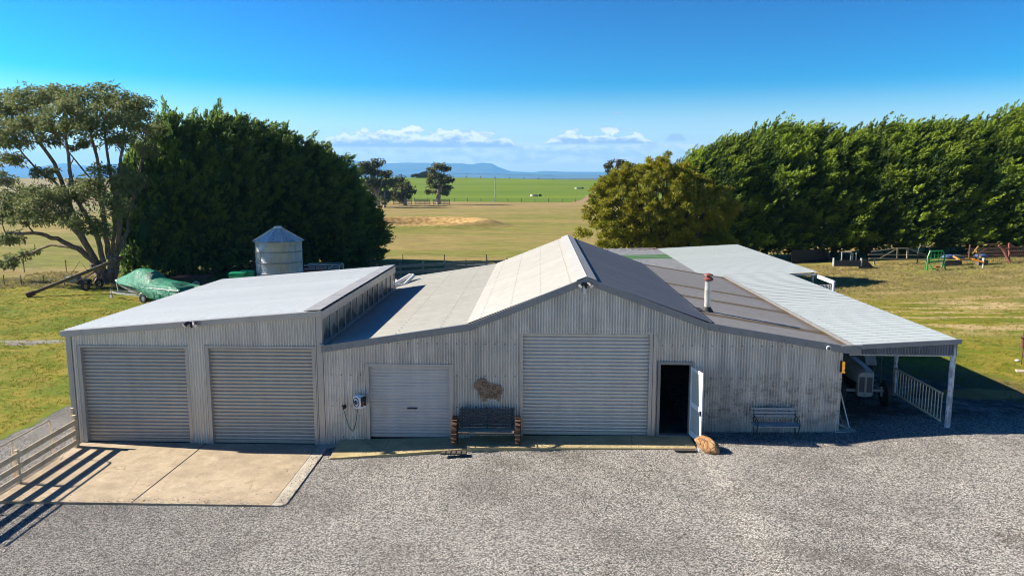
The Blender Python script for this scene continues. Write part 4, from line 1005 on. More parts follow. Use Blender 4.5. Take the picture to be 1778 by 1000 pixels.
def far_gum(name, label, bpx, cl, seed, leafm, Yb=None, z=None, sub=14, per=60, leaf=(.8, .35), subr=.5, trunk_r=.6, fork=None, group=None):
    b = G(*bpx) if Yb is None else gp(PY(*bpx, Yb).x, Yb); Y = b.y; s = Y / F; rr_ = random.Random(seed)
    cs = []
    for (px, py, rx, rz) in cl:
        p = PY(px, py, Y + rr_.uniform(-1, 1) * rx * s * .6); cs.append((p.x, p.y, p.z, rx * s, rx * s, rz * s))
    top = max(c[2] for c in cs); f = PY(*(fork or (bpx[0], bpx[1] - 18)), Y)
    limbs = [([b + Vector((0, 0, -.3)), b.lerp(f, .5), f], trunk_r, trunk_r * .7)]
    for c in cs[:7]: limbs.append(([f, f.lerp(Vector(c[:3]), .5) + Vector((0, 0, .5)), Vector(c[:3])], trunk_r * .45, .08))
    return gum(name, label, b, cs, limbs, trunk_r, seed, leafm, M_barkp, group, sub, per, leaf, subr)
far_gum('gum_tree', 'lone rounded gum tree on the paddock boundary right of the farm pens', (761, 355), [(762, 289, 13, 7), (750, 296, 9, 7), (773, 293, 9, 6), (757, 305, 13, 7), (772, 310, 12, 8), (746, 312, 9, 7), (781, 312, 6, 5), (752, 322, 12, 7), (768, 324, 12, 7), (742, 331, 8, 4), (778, 328, 7, 5), (758, 333, 10, 4), (772, 335, 8, 3)], 21, L_gum, sub=15, per=46, leaf=(.7, .34), subr=.5, trunk_r=.75)
far_gum('gum_tree', 'tall knob-crowned gum just beyond the right end of the dark pines', (656, 360), [(655, 284, 13, 8), (637, 290, 15, 8), (628, 300, 14, 9), (650, 300, 15, 10), (668, 303, 12, 9), (640, 318, 17, 11), (662, 318, 15, 11), (678, 315, 9, 8), (645, 335, 15, 9), (668, 335, 12, 9), (655, 345, 9, 5)], 22, L_gumd, sub=15, per=46, leaf=(.7, .34), subr=.5, trunk_r=.7)
far_gum('gum_tree', 'slim light green gum between the knob-crowned gum and the dark round gum', (668, 361), [(668, 332, 8, 5), (664, 342, 8, 5), (673, 344, 8, 5), (668, 350, 6, 3)], 23, L_gum, sub=15, per=46, leaf=(.6, .28), subr=.42, trunk_r=.45)
far_gum('gum_tree', 'dark round gum tree on the near side of the green field', (703, 357), [(695, 312, 12, 6), (685, 322, 12, 8), (702, 323, 12, 9), (712, 330, 8, 8), (690, 336, 13, 8), (706, 340, 10, 7), (680, 342, 9, 6), (698, 347, 9, 5)], 24, L_gumd, sub=15, per=46, leaf=(.7, .34), subr=.5, trunk_r=.6)
far_gum('gum_tree', 'grey-leaved gum showing above the left shoulder of the golden wattle', (1075, 380), [(1070, 283, 14, 7), (1058, 292, 12, 8), (1085, 286, 14, 8), (1098, 292, 12, 9), (1056, 308, 10, 10), (1075, 305, 18, 12), (1095, 312, 16, 14), (1060, 325, 12, 8)], 25, L_gumd, Yb=150, sub=22, per=60, leaf=(.5, .22), subr=.38, trunk_r=.5)

# conifers
def conifer_mesh(seed, Rr, Hh, leafm, lean=(0, 0, 0), n_b=430, n_tf=14, bl=13, tl=2.2, zb=.6, peak=.32, out=.75, upw=.75, leaf=(.36, .12), spr=.24):
    rg = np.random.default_rng(seed)
    def prof(t):
        return np.where(t > peak, np.sqrt(np.clip(1 - ((t - peak) / (1 - peak)) ** 2, 0, 1)), .82 + .18 * t / peak)
    ph = rg.random(12) * 6.28
    def lob(th, t): return 1 + .07 * np.sin(3 * th + ph[0] + 4 * t) + .06 * np.sin(5 * th + ph[1] - 7 * t) + .05 * np.sin(9 * th + ph[2] + 13 * t) + .05 * np.sin(2 * th + 19 * t + ph[3])
    nb = n_b; t = rg.random(nb * 3); keep = rg.random(nb * 3) < (.25 + prof(t)); t = t[keep][:nb]; n = len(t)
    th = rg.random(n) * 2 * np.pi; rad = prof(t) * lob(th, t) * (1 - np.abs(rg.normal(size=n)) * .10)
    P = np.stack([np.cos(th) * rad * Rr, np.sin(th) * rad * Rr, zb + t * (Hh - zb)], 1)
    o = np.stack([np.cos(th), np.sin(th), np.zeros(n)], 1)
    A = o * (out * (1.05 - t[:, None] * .6)) + np.array([0, 0, 1.0]) * (upw * (.3 + t[:, None] * .9)) + np.array(lean) + rg.normal(size=(n, 3)) * .16
    A /= np.linalg.norm(A, axis=1, keepdims=True)
    BL = tl * (.55 + .9 * rg.random(n)); P = P - A * BL[:, None] * .5
    nt_ = n_tf; u = (np.arange(nt_) + .5) / nt_; u = u[None, :] + rg.normal(size=(n, nt_)) * .04
    sd_ = rg.normal(size=(n, nt_, 3)); sd_ -= A[:, None, :] * (sd_ * A[:, None, :]).sum(-1, keepdims=True); sd_ /= np.linalg.norm(sd_, axis=-1, keepdims=True)
    TP = P[:, None, :] + A[:, None, :] * (BL[:, None] * u)[..., None] + sd_ * (spr * (1.05 - u) * BL[:, None])[..., None]
    TA = A[:, None, :] + sd_ * .55 * (1.1 - u[..., None]); TA /= np.linalg.norm(TA, axis=-1, keepdims=True)
    TP = TP.reshape(-1, 3); TA = TA.reshape(-1, 3); k = len(TP); TL = np.repeat(BL, nt_) * .34 * (.7 + .6 * rg.random(k))
    s = rg.random((k, bl)) ** .8
    side = rg.normal(size=(k, bl, 3)); side -= TA[:, None, :] * (side * TA[:, None, :]).sum(-1, keepdims=True); side /= np.linalg.norm(side, axis=-1, keepdims=True)
    BP_ = TP[:, None, :] + TA[:, None, :] * (TL[:, None] * s)[..., None] + side * (.13 * (1 - s[..., None]) * TL[:, None, None])
    BA = TA[:, None, :] * .9 + side * .5; BA /= np.linalg.norm(BA, axis=-1, keepdims=True)
    m = k * bl; L = leaf[0] * (1.1 - .4 * s.reshape(-1)) * (.7 + .6 * rg.random(m)); Wd = leaf[1] * (.7 + .6 * rg.random(m)) * 1.3
    V, T = tri_leaves(BP_.reshape(-1, 3), BA.reshape(-1, 3), L, Wd, rg)
    # inner mass of shaded twigs
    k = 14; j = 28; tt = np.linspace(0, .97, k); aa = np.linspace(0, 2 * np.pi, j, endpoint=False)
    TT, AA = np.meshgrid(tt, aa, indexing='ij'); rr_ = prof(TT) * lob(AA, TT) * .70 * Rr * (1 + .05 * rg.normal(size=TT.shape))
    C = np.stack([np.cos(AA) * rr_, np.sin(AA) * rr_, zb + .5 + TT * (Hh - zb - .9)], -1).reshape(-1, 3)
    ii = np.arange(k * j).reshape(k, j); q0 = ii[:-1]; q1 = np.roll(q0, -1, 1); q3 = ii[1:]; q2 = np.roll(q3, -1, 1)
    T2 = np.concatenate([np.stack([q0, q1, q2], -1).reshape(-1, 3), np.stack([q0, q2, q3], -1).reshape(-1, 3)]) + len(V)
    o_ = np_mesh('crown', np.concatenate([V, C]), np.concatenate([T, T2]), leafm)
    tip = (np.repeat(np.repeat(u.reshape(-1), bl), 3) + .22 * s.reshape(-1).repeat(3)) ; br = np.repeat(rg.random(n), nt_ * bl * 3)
    at = o_.data.attributes.new('tip', 'FLOAT', 'POINT'); at.data.foreach_set('value', np.concatenate([np.clip(tip, 0, 1.2) * (.25 + .75 * br), np.zeros(len(C))]).astype(np.float32))  # paler yellow-green toward bough tips: new growth plus sunlit look in the colour
    return o_
def conifer_proto(name, label, seed, leafm, group, **k):
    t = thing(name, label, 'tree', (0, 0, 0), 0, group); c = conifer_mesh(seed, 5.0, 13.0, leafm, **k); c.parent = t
    mb = MB(); rr_ = random.Random(seed)
    mb.tube([(0, 0, -.4), (0, 0, 1.5), (.1, .1, 6), (0, 0, 11)], [.42, .34, .22, .06], 10)
    for i in range(14):
        a = i * 2.4; z = .9 + i * .28; limb(mb, (0, 0, z), (3.4 * math.cos(a), 3.4 * math.sin(a), z + .7), .09, .03, .1, 4, rr_)
    mb.build('trunk', M_barkd, t, True); return t
G1 = 'dark cypress pines in the windbreak behind the garage'
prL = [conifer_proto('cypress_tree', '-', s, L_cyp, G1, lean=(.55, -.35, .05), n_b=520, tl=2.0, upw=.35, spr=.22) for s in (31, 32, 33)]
# (px, Y, top_py, half width px, label)
Lrow = [(262, 62.5, 255, 56, 'lowest dark pine, half hidden behind the big gum, above the covered boat'),
        (318, 65, 204, 72, 'tall dark pine at the left peak of the windbreak behind the covered boat'),
        (385, 67, 202, 76, 'dark pine behind the green tubs, second peak of the windbreak'),
        (455, 69, 217, 76, 'dark pine standing directly behind and left of the grain silo'),
        (520, 71, 242, 76, 'dark pine directly behind and right of the grain silo'),
        (572, 73, 272, 64, 'dark pine above the red stock crate, second from the right end of the windbreak'),
        (612, 75, 338, 52, 'smallest dark pine closing the right end of the windbreak next to the dry paddock')]
def place_conifer(i, protos, used, px, Y, top, hw, label, rg_):
    p = PY(px, 400, Y); z0 = float(gz(p.x, Y)); zt = PY(px, top, Y).z; k = i % len(protos); pr = protos[k]
    o = pr if k not in used else dup(pr, (0, 0, 0)); used.add(k)
    o.location = (p.x, Y, z0); o.rotation_euler.z = rg_.uniform(-.3, .3)
    s = hw * Y / F / 5.0; o.scale = (s, s, (zt - z0 + .3) / 13.6); o['label'] = label
ru = random.Random(5); used = set()
for i, a in enumerate(Lrow): place_conifer(i, prL, used, *a, ru)
G2 = 'sunlit cypress trees in the long hedge on the right'
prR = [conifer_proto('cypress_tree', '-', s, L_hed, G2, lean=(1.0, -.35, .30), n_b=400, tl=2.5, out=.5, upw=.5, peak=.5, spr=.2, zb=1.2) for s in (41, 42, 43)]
where = ['left-most of the right-hand hedge, behind the golden wattle', 'second from the left end of the right-hand hedge', 'above the black grader blade', 'between the black grader blade and the beige boom', 'directly above the beige boom frame', 'above the green frame in the right-hand hedge', 'between the green and yellow implements', 'directly above the yellow implement', 'above the red hay rake', 'at the right border of the photo, tallest of the hedge', 'outermost at the right, mostly cut off by the photo border']
Rrow = [(px, Y, top + 9, hw) for (px, top, hw), Y in zip([(1215, 258, 58), (1268, 232, 64), (1330, 214, 68), (1390, 219, 68), (1450, 222, 70), (1512, 214, 70), (1572, 215, 72), (1634, 207, 74), (1698, 202, 76), (1762, 186, 78), (1830, 174, 82)], [80, 79.5, 79, 78.5, 78, 77, 76, 75, 74, 73, 72])]
used = set()
for i, (a, wl) in enumerate(zip(Rrow, where)): place_conifer(i, prR, used, *a, 'tall upswept cypress, ' + wl, ru)

# golden wattle, one rounded mass over several stems
Yw = 63; wb_ = gp(PY(1145, 440, Yw).x, Yw); rg = np.random.default_rng(77); wc = []
for (px, py, rx, rz, dy) in [(1145, 368, 120, 82, 0)]:
    c0 = PY(px, py, Yw); a, b2 = rx * Yw / F, rz * Yw / F
    for q_ in range(300):
        zz_ = 1 - 2 * (q_ + .5) / 300; aa_ = q_ * 2.39996; d = np.array([math.sqrt(1 - zz_ * zz_) * math.cos(aa_), math.sqrt(1 - zz_ * zz_) * math.sin(aa_), zz_]) + rg.normal(size=3) * .06
        f = .88 + .1 * rg.random() + .06 * math.sin(5 * math.atan2(d[2], d[0]))
        if d[2] < -.75: continue
        sh = 1.0 - .25 * max(0, d[0]) * max(0, d[2])
        r_ = rg.uniform(.45, .95); wc.append((c0.x + d[0] * a * f * sh, Yw + d[1] * a * .6 * f, c0.z + d[2] * b2 * f * sh, r_, r_, r_ * .8))
for (px, py, r_) in ((1040, 322, .7), (1062, 310, .8), (1260, 330, .6), (1255, 345, .8), (1235, 320, .7), (1270, 360, .8), (1245, 400, 1.1), (1260, 425, 1.0), (1020, 405, .9), (1230, 430, 1.0), (1050, 440, .9), (1150, 285, .8), (1200, 300, .8)):
    p = PY(px, py, Yw - 1); wc.append((p.x, p.y, p.z, r_, r_, r_ * .8))
t = thing('wattle_tree', 'broad rounded golden-green wattle tree behind the gable and rear roof', 'tree', wb_)
mb = MB(); rr_ = random.Random(8)
for k in range(9):
    a = k * .7; e = Vector(wc[k * 13 % len(wc)][:3]) - wb_; limb(mb, (.5 * math.cos(a), .5 * math.sin(a), -.3), (e.x * .7, e.y * .7, e.z * .75), .28, .05, .12, 7, rr_)
for c in wc[::2]: e = Vector(c[:3]) - wb_; limb(mb, e * .45 + Vector((0, 0, .8)), e, .08, .02, .1, 4, rr_)
mb.build('trunk', M_barkd, t, True)
V, T = clumps([(c[0] - wb_.x, c[1] - wb_.y, c[2] - wb_.z, *c[3:]) for c in wc], 78, 46, 70, .26, (.24, .085), -.35)
V2, T2 = clumps([(0, 1.0, 3.6, 4.2, 3.4, 2.6)], 79, 26, 120, .7, (.4, .2), 0)
np_mesh('crown', np.concatenate([V, V2]), np.concatenate([T, T2 + len(V)]), L_wat, t, quads=True)

# ------------------------------------------------------------------ grass tufts (nobody could count them)
def tufts(name, n, sampler, mat, h=(.05, .13), per=7, seed=1):
    rg = np.random.default_rng(seed); xy = sampler(n, rg); x, y = xy[:, 0], xy[:, 1]
    z = gz(x, y); B_ = np.stack([x, y, z], 1); P = np.repeat(B_, per, 0) + rg.normal(size=(len(x) * per, 3)) * np.array([.05, .05, 0])
    A = rg.normal(size=P.shape) * .45 + np.array([.05, 0, 1]); A /= np.linalg.norm(A, axis=1, keepdims=True); m = len(P)
    hh = np.repeat(rg.uniform(h[0], h[1], len(x)), per)
    V, T = tri_leaves(P, A, hh * (.6 + .7 * rg.random(m)), np.full(m, .018) + hh * .10, rg)
    return tag(np_mesh(name, V, T, mat), kind='stuff')
def samp(x0, x1, y0, y1, cond=None):
    def f(n, rg):
        xy = np.stack([rg.uniform(x0, x1, n * 2), rg.uniform(y0, y1, n * 2)], 1)
        nz = np.sin(xy[:, 0] * 1.7 + np.sin(xy[:, 1] * 1.1)) * np.sin(xy[:, 1] * 1.3 + np.sin(xy[:, 0] * .9)); sd = seg_poly_sd(xy[:, 0], xy[:, 1], gravel_poly)
        k = (sd < -.25) & (rg.random(n * 2) < .55 + .4 * nz)
        if cond is not None: k &= cond(xy)
        return xy[k][:n]
    return f
L_gr = leafmat('green_grass_blades', (.13, .165, .012), (.22, .21, .035), (.27, .23, .08), .4, .7)
L_dry = leafmat('dry_grass_blades', (.26, .23, .09), (.33, .27, .13), (.2, .2, .05), .4, .5)
tufts('grass', 26000, samp(-46, -15.2, 22, 62), L_gr, (.03, .09), 6, 5)
tufts('grass', 15000, samp(12.9, 46, 24, 62), L_gr, (.03, .09), 6, 6)
tufts('grass', 12000, samp(19, 52, 56, 72), L_dry, (.05, .17), 8, 7)
tufts('grass', 5000, samp(-44, -16, 56, 66), L_dry, (.08, .25), 8, 8)

# loose stones lying on top of the yard and spilling over the concrete edges
def stones(name, n, sampler, mat, size, seed):
    rg = np.random.default_rng(seed); xyz = sampler(n, rg); n = len(xyz)
    O = np.array([(1, 0, 0), (-1, 0, 0), (0, 1, 0), (0, -1, 0), (0, 0, 1), (0, 0, -1)], float); Fc = np.array([(0, 2, 4), (2, 1, 4), (1, 3, 4), (3, 0, 4), (2, 0, 5), (1, 2, 5), (3, 1, 5), (0, 3, 5)])
    sz = rg.uniform(*size, n)[:, None, None] * rg.uniform(.6, 1.2, (n, 1, 3)); a = rg.random(n) * 6.28
    V = O[None] * sz * (1 + .35 * rg.normal(size=(n, 6, 1))); ca, sa = np.cos(a)[:, None], np.sin(a)[:, None]
    V = np.stack([V[..., 0] * ca - V[..., 1] * sa + V[..., 2] * .3, V[..., 0] * sa + V[..., 1] * ca, V[..., 2] * .75], -1) + xyz[:, None, :]
    return tag(np_mesh(name, V.reshape(-1, 3), (Fc[None] + (np.arange(n) * 6)[:, None, None]).reshape(-1, 3), mat), kind='stuff')
def st_mat():
    m = M('loose_gravel', .85, 0, .3); v, r = m.voro(m.pos(), 30); m.col(m.mix(r.ss(.1, .9), (.12, .11, .10), (.62, .58, .53))); return m.m
def yard_s(n, rg):
    x = rg.uniform(-14, 18, n); y = 8.5 + 14 * rg.random(n) ** .8; sd = seg_poly_sd(x, y, gravel_poly); onA = (x < -6.2) & (y > A.y - .05); onP = (x > -6.4) & (x < 4.8) & (y > 22.2); k = (sd > .1) & ~onA & ~onP
    x, y = x[k], y[k]; return np.stack([x, y, gz(x, y) + .004], 1)
def edge_s(n, rg):
    t_ = rg.random(n); q = rg.exponential(.16, n); m3 = rg.integers(0, 3, n)
    x = np.where(m3 == 0, -14 + 7.6 * t_, np.where(m3 == 1, A.x + (B.x - A.x) * t_ - q, -6 + 10.6 * t_)); y = np.where(m3 == 0, A.y + q, np.where(m3 == 1, A.y + (B.y - A.y) * t_, 22.3 + q * .7))
    z = np.where(m3 < 2, zA + .004, np.interp(x, [-6.35, -2.2, -2.19, 4.72], [-.385, -.15, -.085, .01])); return np.stack([x, y, z + .004], 1)
M_st = st_mat()
stones('loose_stones', 42000, yard_s, M_st, (.010, .026), 61); stones('spilled_stones', 1500, edge_s, M_st, (.007, .018), 62)

# ------------------------------------------------------------------ left background: boat, auger, silo, tubs
def boat():
    b0 = PY(203, 492, 52.0); b1 = PY(330, 510, 49.6)
    d = Vector((b1.x - b0.x, b1.y - b0.y, 0)); L = d.length; g0_ = float(gz(b0.x, b0.y))
    t = thing('covered_boat', 'small runabout boat on its trailer under a shiny green tarpaulin', 'boat', (b0.x, b0.y, g0_), math.atan2(d.y, d.x))
    # local: x from bow (0) to stern (L), y across, z up
    hull = MB(); ns = 14; ring = []
    for i in range(ns + 1):
        s = i / ns; hw = .98 * min(1, (s * 2.6) ** .6) + .01; zt = 1.28 - .28 * s ** .6; zk = .55 + .62 * max(0, 1 - s * 3.2) ** 1.6
        ring.append([(s * L, -hw, zt), (s * L, -hw * .93, zt - (zt - zk) * .42), (s * L, -hw * .8, zt - (zt - zk) * .7), (s * L, 0, zk), (s * L, hw * .8, zt - (zt - zk) * .7), (s * L, hw * .93, zt - (zt - zk) * .42), (s * L, hw, zt)])
    n = 7; hull.v = [v for r_ in ring for v in r_]
    for i in range(ns):
        for k in range(n - 1):
            hull.f.append((i * n + k, i * n + k + 1, (i + 1) * n + k + 1, (i + 1) * n + k)); hull.mi.append(0 if k in (0, 5) else 1)
    hull.build('hull', [paint('blue_boat_stripe', (.03, .07, .25), .3), paint('grey_white_hull', (.35, .36, .36), .4)], t, True)
    mb = MB(); mb.tube([(0, 0, 1.30)] + [(s * L, -(.98 * min(1, (s * 2.6) ** .6) + .03), 1.29 - .28 * s ** .6) for s in (.05, .1, .2, .35, .5, .7, 1)], .035, 6); mb.tube([(-.12, 0, 1.22), (.15, 0, 1.3)], .06); mb.build('gunwale', M_white, t, True)
    # tarpaulin: high windscreen peak, falling to the stern, skirts over the sides
    nu, nv = 90, 44; V = []
    tops = np.interp(np.arange(nu) / (nu - 1), [0, .08, .33, .40, .52, .60, .70, .84, .93, 1.0], [1.32, 1.48, 2.18, 2.22, 2.1, 1.66, 1.5, 1.42, 1.1, .5])
    wd = np.interp(np.arange(nu) / (nu - 1), [0, .1, .3, .6, 1], [.1, .6, 1.0, 1.08, 1.0])
    low = np.interp(np.arange(nu) / (nu - 1), [0, .12, .42, .50, .62, .75, 1.0], [1.26, 1.16, .98, .75, .38, .34, .28])
    for i in range(nu):
        s = i / (nu - 1)
        for j in range(nv):
            v = j / (nv - 1) * 2 - 1; av = abs(v)
            if av < .55:
                q = av / .55; z = tops[i] - (tops[i] - 1.22) * q ** 2.0 * .9; y = wd[i] * (q ** .85) * .92
            else:
                q = (av - .55) / .45; zz = tops[i] - (tops[i] - 1.22) * .9; z = zz + (low[i] - zz) * q; y = wd[i] * (.92 + .10 * math.sin(q * 2.6))
            y = math.copysign(y, v); p = Vector((s * L * 1.01, y, z))
            f = mnoise.noise(Vector((s * 26, v * 1.6, 0))) * .045 + mnoise.noise(Vector((s * 9 + v * 4, v * 5, 3))) * .05 + mnoise.noise(Vector((s * 50, v * 3.3, 7))) * .022
            V.append(p + Vector((0, math.copysign(.8, v), .5)) * f)
    T = [(i * nv + j, i * nv + j + 1, (i + 1) * nv + j + 1, (i + 1) * nv + j) for i in range(nu - 1) for j in range(nv - 1)]
    mt_ = M('green_tarpaulin', .36, 0, .5); q = mt_.noise(mt_.coord((1, 1, 1)), 3, 5, .6); mt_.col(mt_.mix(q.ss(.4, .65), (.010, .22, .125), (.02, .32, .18))); mt_.bump(mt_.noise(mt_.coord((3, 1, 1)), 5.5, 5, .65, 1.2), 1.0, .16)
    np_mesh('tarpaulin', [tuple(v) for v in V], T, mt_.m, t, True, quads=True)
    mb = MB(); 
    for s in (-1, 1): mb.bar((.5, s * .45, .42), (L, s * .6, .42), .06, .12)
    mb.bar((-.7, 0, .40), (.6, -.45, .42), .07, .08); mb.bar((-.7, 0, .40), (.6, .45, .42), .07, .08); mb.cbox((L * .55, 0, .38), (.07, 1.9, .07)); mb.bar((.1, 0, .4), (-.05, 0, 1.1), .06, .06); mb.build('trailer_frame', M_gal, t)
    mb = MB(); mb.tube([(-.5, -.12, .0), (-.5, -.12, .62)], .03, 8); mb.lathe([(.12, -.03), (.12, .03)], (-.5, -.12, .1), 'Y', 14); mb.build('jockey_wheel', M_gal, t, True)
    for s in (-1, 1):
        w = MB(); w.lathe([(.18, -.09), (.29, -.09), (.31, 0), (.29, .09), (.18, .09)], (L * .52, s * .92, .31), 'Y', 22, True); wo = w.build('wheel', M_black, t, True)
        w = MB(); w.lathe([(.18, -.05), (.05, -.07), (0, -.07)], (L * .52, s * .92, .31), 'Y', 18); w.lathe([(.18, .05), (.05, .07), (0, .07)], (L * .52, s * .92, .31), 'Y', 18); w.build('rim', M_gal, wo, True)
        w = MB(); w.tube([(L * .52 + .40 * math.cos(a), s * .92, .31 + .38 * math.sin(a)) for a in np.linspace(.3, 2.9, 9)], .05, 6); w.build('mudguard', M_white, t, True)
    return t
boat()

# grain auger
a0 = G(46, 516); a1 = PY(214, 447, 55.5)
t = thing('grain_auger', 'long rusty grain auger propped on its wheeled frame across the foot of the big gum', 'auger', a0)
mb = MB(); d = a1 - a0; mb.tube([Vector((0, 0, .12)), d], .13, 10); mb.build('auger_tube', paint('rust_green_tube', (.14, .10, .05), .8, 0, .3, 3, dirt=(.10, .15, .10), dirt_amt=.8), t, True)
mb = MB(); mb.tube([Vector((0, 0, .12)), d * .08 + Vector((0, 0, .1))], .2, 10); mb.build('intake', M_rust, t, True); mb = MB(); mb.tube([d * .93, d * 1.0], .17, 10); mb.build('spout', M_rust, t, True)
ax = G(161, 502) - a0; q1 = d * .8; mb = MB()
for s in (-.35, .35):
    mb.bar(q1 + Vector((0, s * .3, -.1)), ax + Vector((.1, s * 2, .3)), .06, .06); mb.bar(q1 * .94 + Vector((0, s * .3, -.1)), ax + Vector((-1.2, s, .5)), .05, .05)
mb.bar(ax + Vector((0, -.9, .32)), ax + Vector((0, .9, .32)), .07, .07); mb.bar(ax + Vector((.05, 0, .35)), ax + Vector((-1.9, 0, .55)), .1, .1); mb.build('frame', M_rust, t)
for s in (-1, 1):
    w = MB(); w.lathe([(.2, -.08), (.32, -.08), (.33, .08), (.2, .08)], tuple(ax + Vector((0, s * .9, .33))), 'Y', 20, True); w.build('wheel', M_black, t, True)
mb = MB(); mb.cbox(ax + Vector((-1.45, 0, .75)), (1.0, .6, .42)); mb.build('engine_cover', paint('grey_green_cover', (.2, .23, .2), .6), t, bevel=.04)
mb = MB(); mb.cbox(ax + Vector((-.6, 0, .55)), (.9, .5, .4)); mb.build('engine_block', M_black, t, bevel=.05)
mb = MB(); mb.tube([d * .42 + Vector((0, 0, .1)), d * .55 + Vector((-.0, 0, 1.0)), d * .62 + Vector((0, 0, .1))], .02, 5); mb.build('stay_rod', M_rust, t)

# silo
sc = PY(487, 500, 55.0); sz = float(gz(sc.x, 55)); t = thing('grain_silo', 'round galvanised grain silo with conical segmented roof and ladder behind the garage', 'silo', (sc.x, 55.0, sz))
H_ = 3.52 - sz; RR = 1.64
prof = [(RR, 0)]; nrib = int(H_ / .0762)
for i in range(nrib * 2): z = H_ * (i + .5) / (nrib * 2); prof.append((RR + (.008 if i % 2 else -.008), z))
prof.append((RR, H_))
def silo_x(m, base, x, y, z):
    k = ((z - sz) / .86).floor(); h = ((k * 5.3)._m('SINE') * 91.7).fract(); base = m.scale(base, h.ss(0, 1, .86, 1.12))
    return m.mix(m.noise(m.pos((.8, .8, .4)), 2, 5).ss(.55, .7) * .5, base, (.33, .29, .22))
M_silo = sheetmetal('galvanised_silo_iron', (.56, .53, .48), .42, .25, .08, extra=silo_x)
mb = MB(); mb.lathe(prof, (0, 0, 0), 'Z', 56); mb.build('tank', M_silo, t, True)
for i in range(1, 6):
    mb = MB(); z = H_ * i / 5 - .02; mb.lathe([(RR + .02, z - .045), (RR + .06, z), (RR + .02, z + .045)], (0, 0, 0), 'Z', 48); mb.build('band', M_gal, t, True)
mb = MB(); n = 10; rv = []; hr_ = 1.0
for k in range(n):
    a = 2 * math.pi * k / n + .2; a2 = 2 * math.pi * (k + 1) / n + .2; e = 1.82; i_ = .27
    mb.add([(e * math.cos(a), e * math.sin(a), H_ - .06), (e * math.cos(a2), e * math.sin(a2), H_ - .06), (i_ * math.cos(a2), i_ * math.sin(a2), H_ + .88), (i_ * math.cos(a), i_ * math.sin(a), H_ + .88)], [(0, 1, 2, 3)])
    mb.bar((e * math.cos(a), e * math.sin(a), H_ - .04), (i_ * math.cos(a), i_ * math.sin(a), H_ + .90), .05, .05)
mb.lathe([(1.82, H_ - .06), (1.6, H_ - .08)], (0, 0, 0), 'Z', 10)
mb.build('roof', paint('pale_silo_roof', (.66, .64, .60), .35, .4, .1), t)
mb = MB(); mb.lathe([(.3, H_ + .84), (.3, H_ + .95), (.26, H_ + 1.0), (.0, H_ + 1.02)], (0, 0, 0), 'Z', 16); mb.build('roof_cap', M_white, t, True)
mb = MB()
for s in (-.16, .16): mb.bar((-RR - .12, -.45 + s, 0), (-RR - .12, -.45 + s, H_ + .1), .03, .03); 
for i in range(12): mb.bar((-RR - .12, -.61, .2 + i * .29), (-RR - .12, -.29, .2 + i * .29), .02, .02)
mb.build('ladder', M_rust, t)
mb = MB(); a = R(232); lx, ly = (RR + .06) * math.cos(a), (RR + .06) * math.sin(a)
for s in (-.18, .18): mb.tube([(lx + s * .8, ly - s * .3, .3), (lx + s * .8, ly - s * .3, 3.2)], .018, 6)
for i in range(9): mb.tube([(lx - .144, ly + .054, .5 + i * .32), (lx + .144, ly - .054, .5 + i * .32)], .012, 5)
mb.build('front_ladder', M_gal, t, True)
mb = MB(); mb.cbox((.2, -RR - .05, .55), (.7, .12, .9)); mb.build('hatch', M_gal, t, bevel=.03)

mg_ = M('green_poly_tank', .3); q = mg_.noise(mg_.coord(), 2, 3); mg_.col(mg_.mix(q.ss(.4, .6), (.01, .30, .13), (.03, .42, .2)))
for (px, Y, lb, sc_) in ((412, 52.5, 'bright green plastic tub, front one of the pair left of the silo', 1.0), (430, 54.2, 'darker green plastic tub tucked behind the bright front tub beside the silo', 1.05)):
    p = PY(px, 470, Y); z0 = float(gz(p.x, Y)); zt = PY(px, 473 if Y < 53 else 470, Y).z - z0
    t = thing('plastic_tub', lb, 'tub', (p.x, Y, z0), R(12), 'green plastic tubs beside the silo'); mb = MB(); w = .5 * sc_
    mb.add([(-w * .85, -w * .85, 0), (w * .85, -w * .85, 0), (w * .85, w * .85, 0), (-w * .85, w * .85, 0), (-w, -w, zt - .1), (w, -w, zt - .1), (w, w, zt - .1), (-w, w, zt - .1)], [(0, 3, 2, 1), (4, 5, 6, 7), (0, 1, 5, 4), (1, 2, 6, 5), (2, 3, 7, 6), (3, 0, 4, 7)])
    mb.build('tub_body', mg_.m, t, bevel=.04); mb = MB(); mb.cbox((0, 0, zt - .05), (w * 2.0 + .06, w * 2 + .06, .08)); mb.cbox((.02, 0, zt), (w * 1.5, w * 1.5, .05)); mb.build('lid', mg_.m, t, bevel=.02)

# old trailer under the pines
p = G(341, 503); t = thing('farm_trailer', 'old dark trailer with a cream wheel under the pines right of the boat', 'trailer', p, R(8))
mb = MB(); mb.cbox((-.5, 1.0, .85), (2.4, 1.6, .14)); mb.bar((-.5, .6, .5), (-.5, 1.6, .5), .1, .1); mb.bar((-1.7, 1, .8), (-3.0, 1.0, .6), .1, .1); mb.build('deck', paint('faded_red_brown', (.11, .035, .025), .7), t)
for dx, mt_ in ((0, paint('cream_wheel', (.42, .38, .28), .5)), (-1.3, M_black)):
    mb = MB(); mb.lathe([(.2, -.08), (.38, -.08), (.38, .08), (.2, .08)], (dx, .1, .38), 'Y', 24, True); w_ = mb.build('wheel', M_black, t, True); mb = MB(); mb.lathe([(.30, -.085), (.06, -.10), (0, -.10)], (dx, .1, .38), 'Y', 20); mb.build('rim', mt_, w_, True)

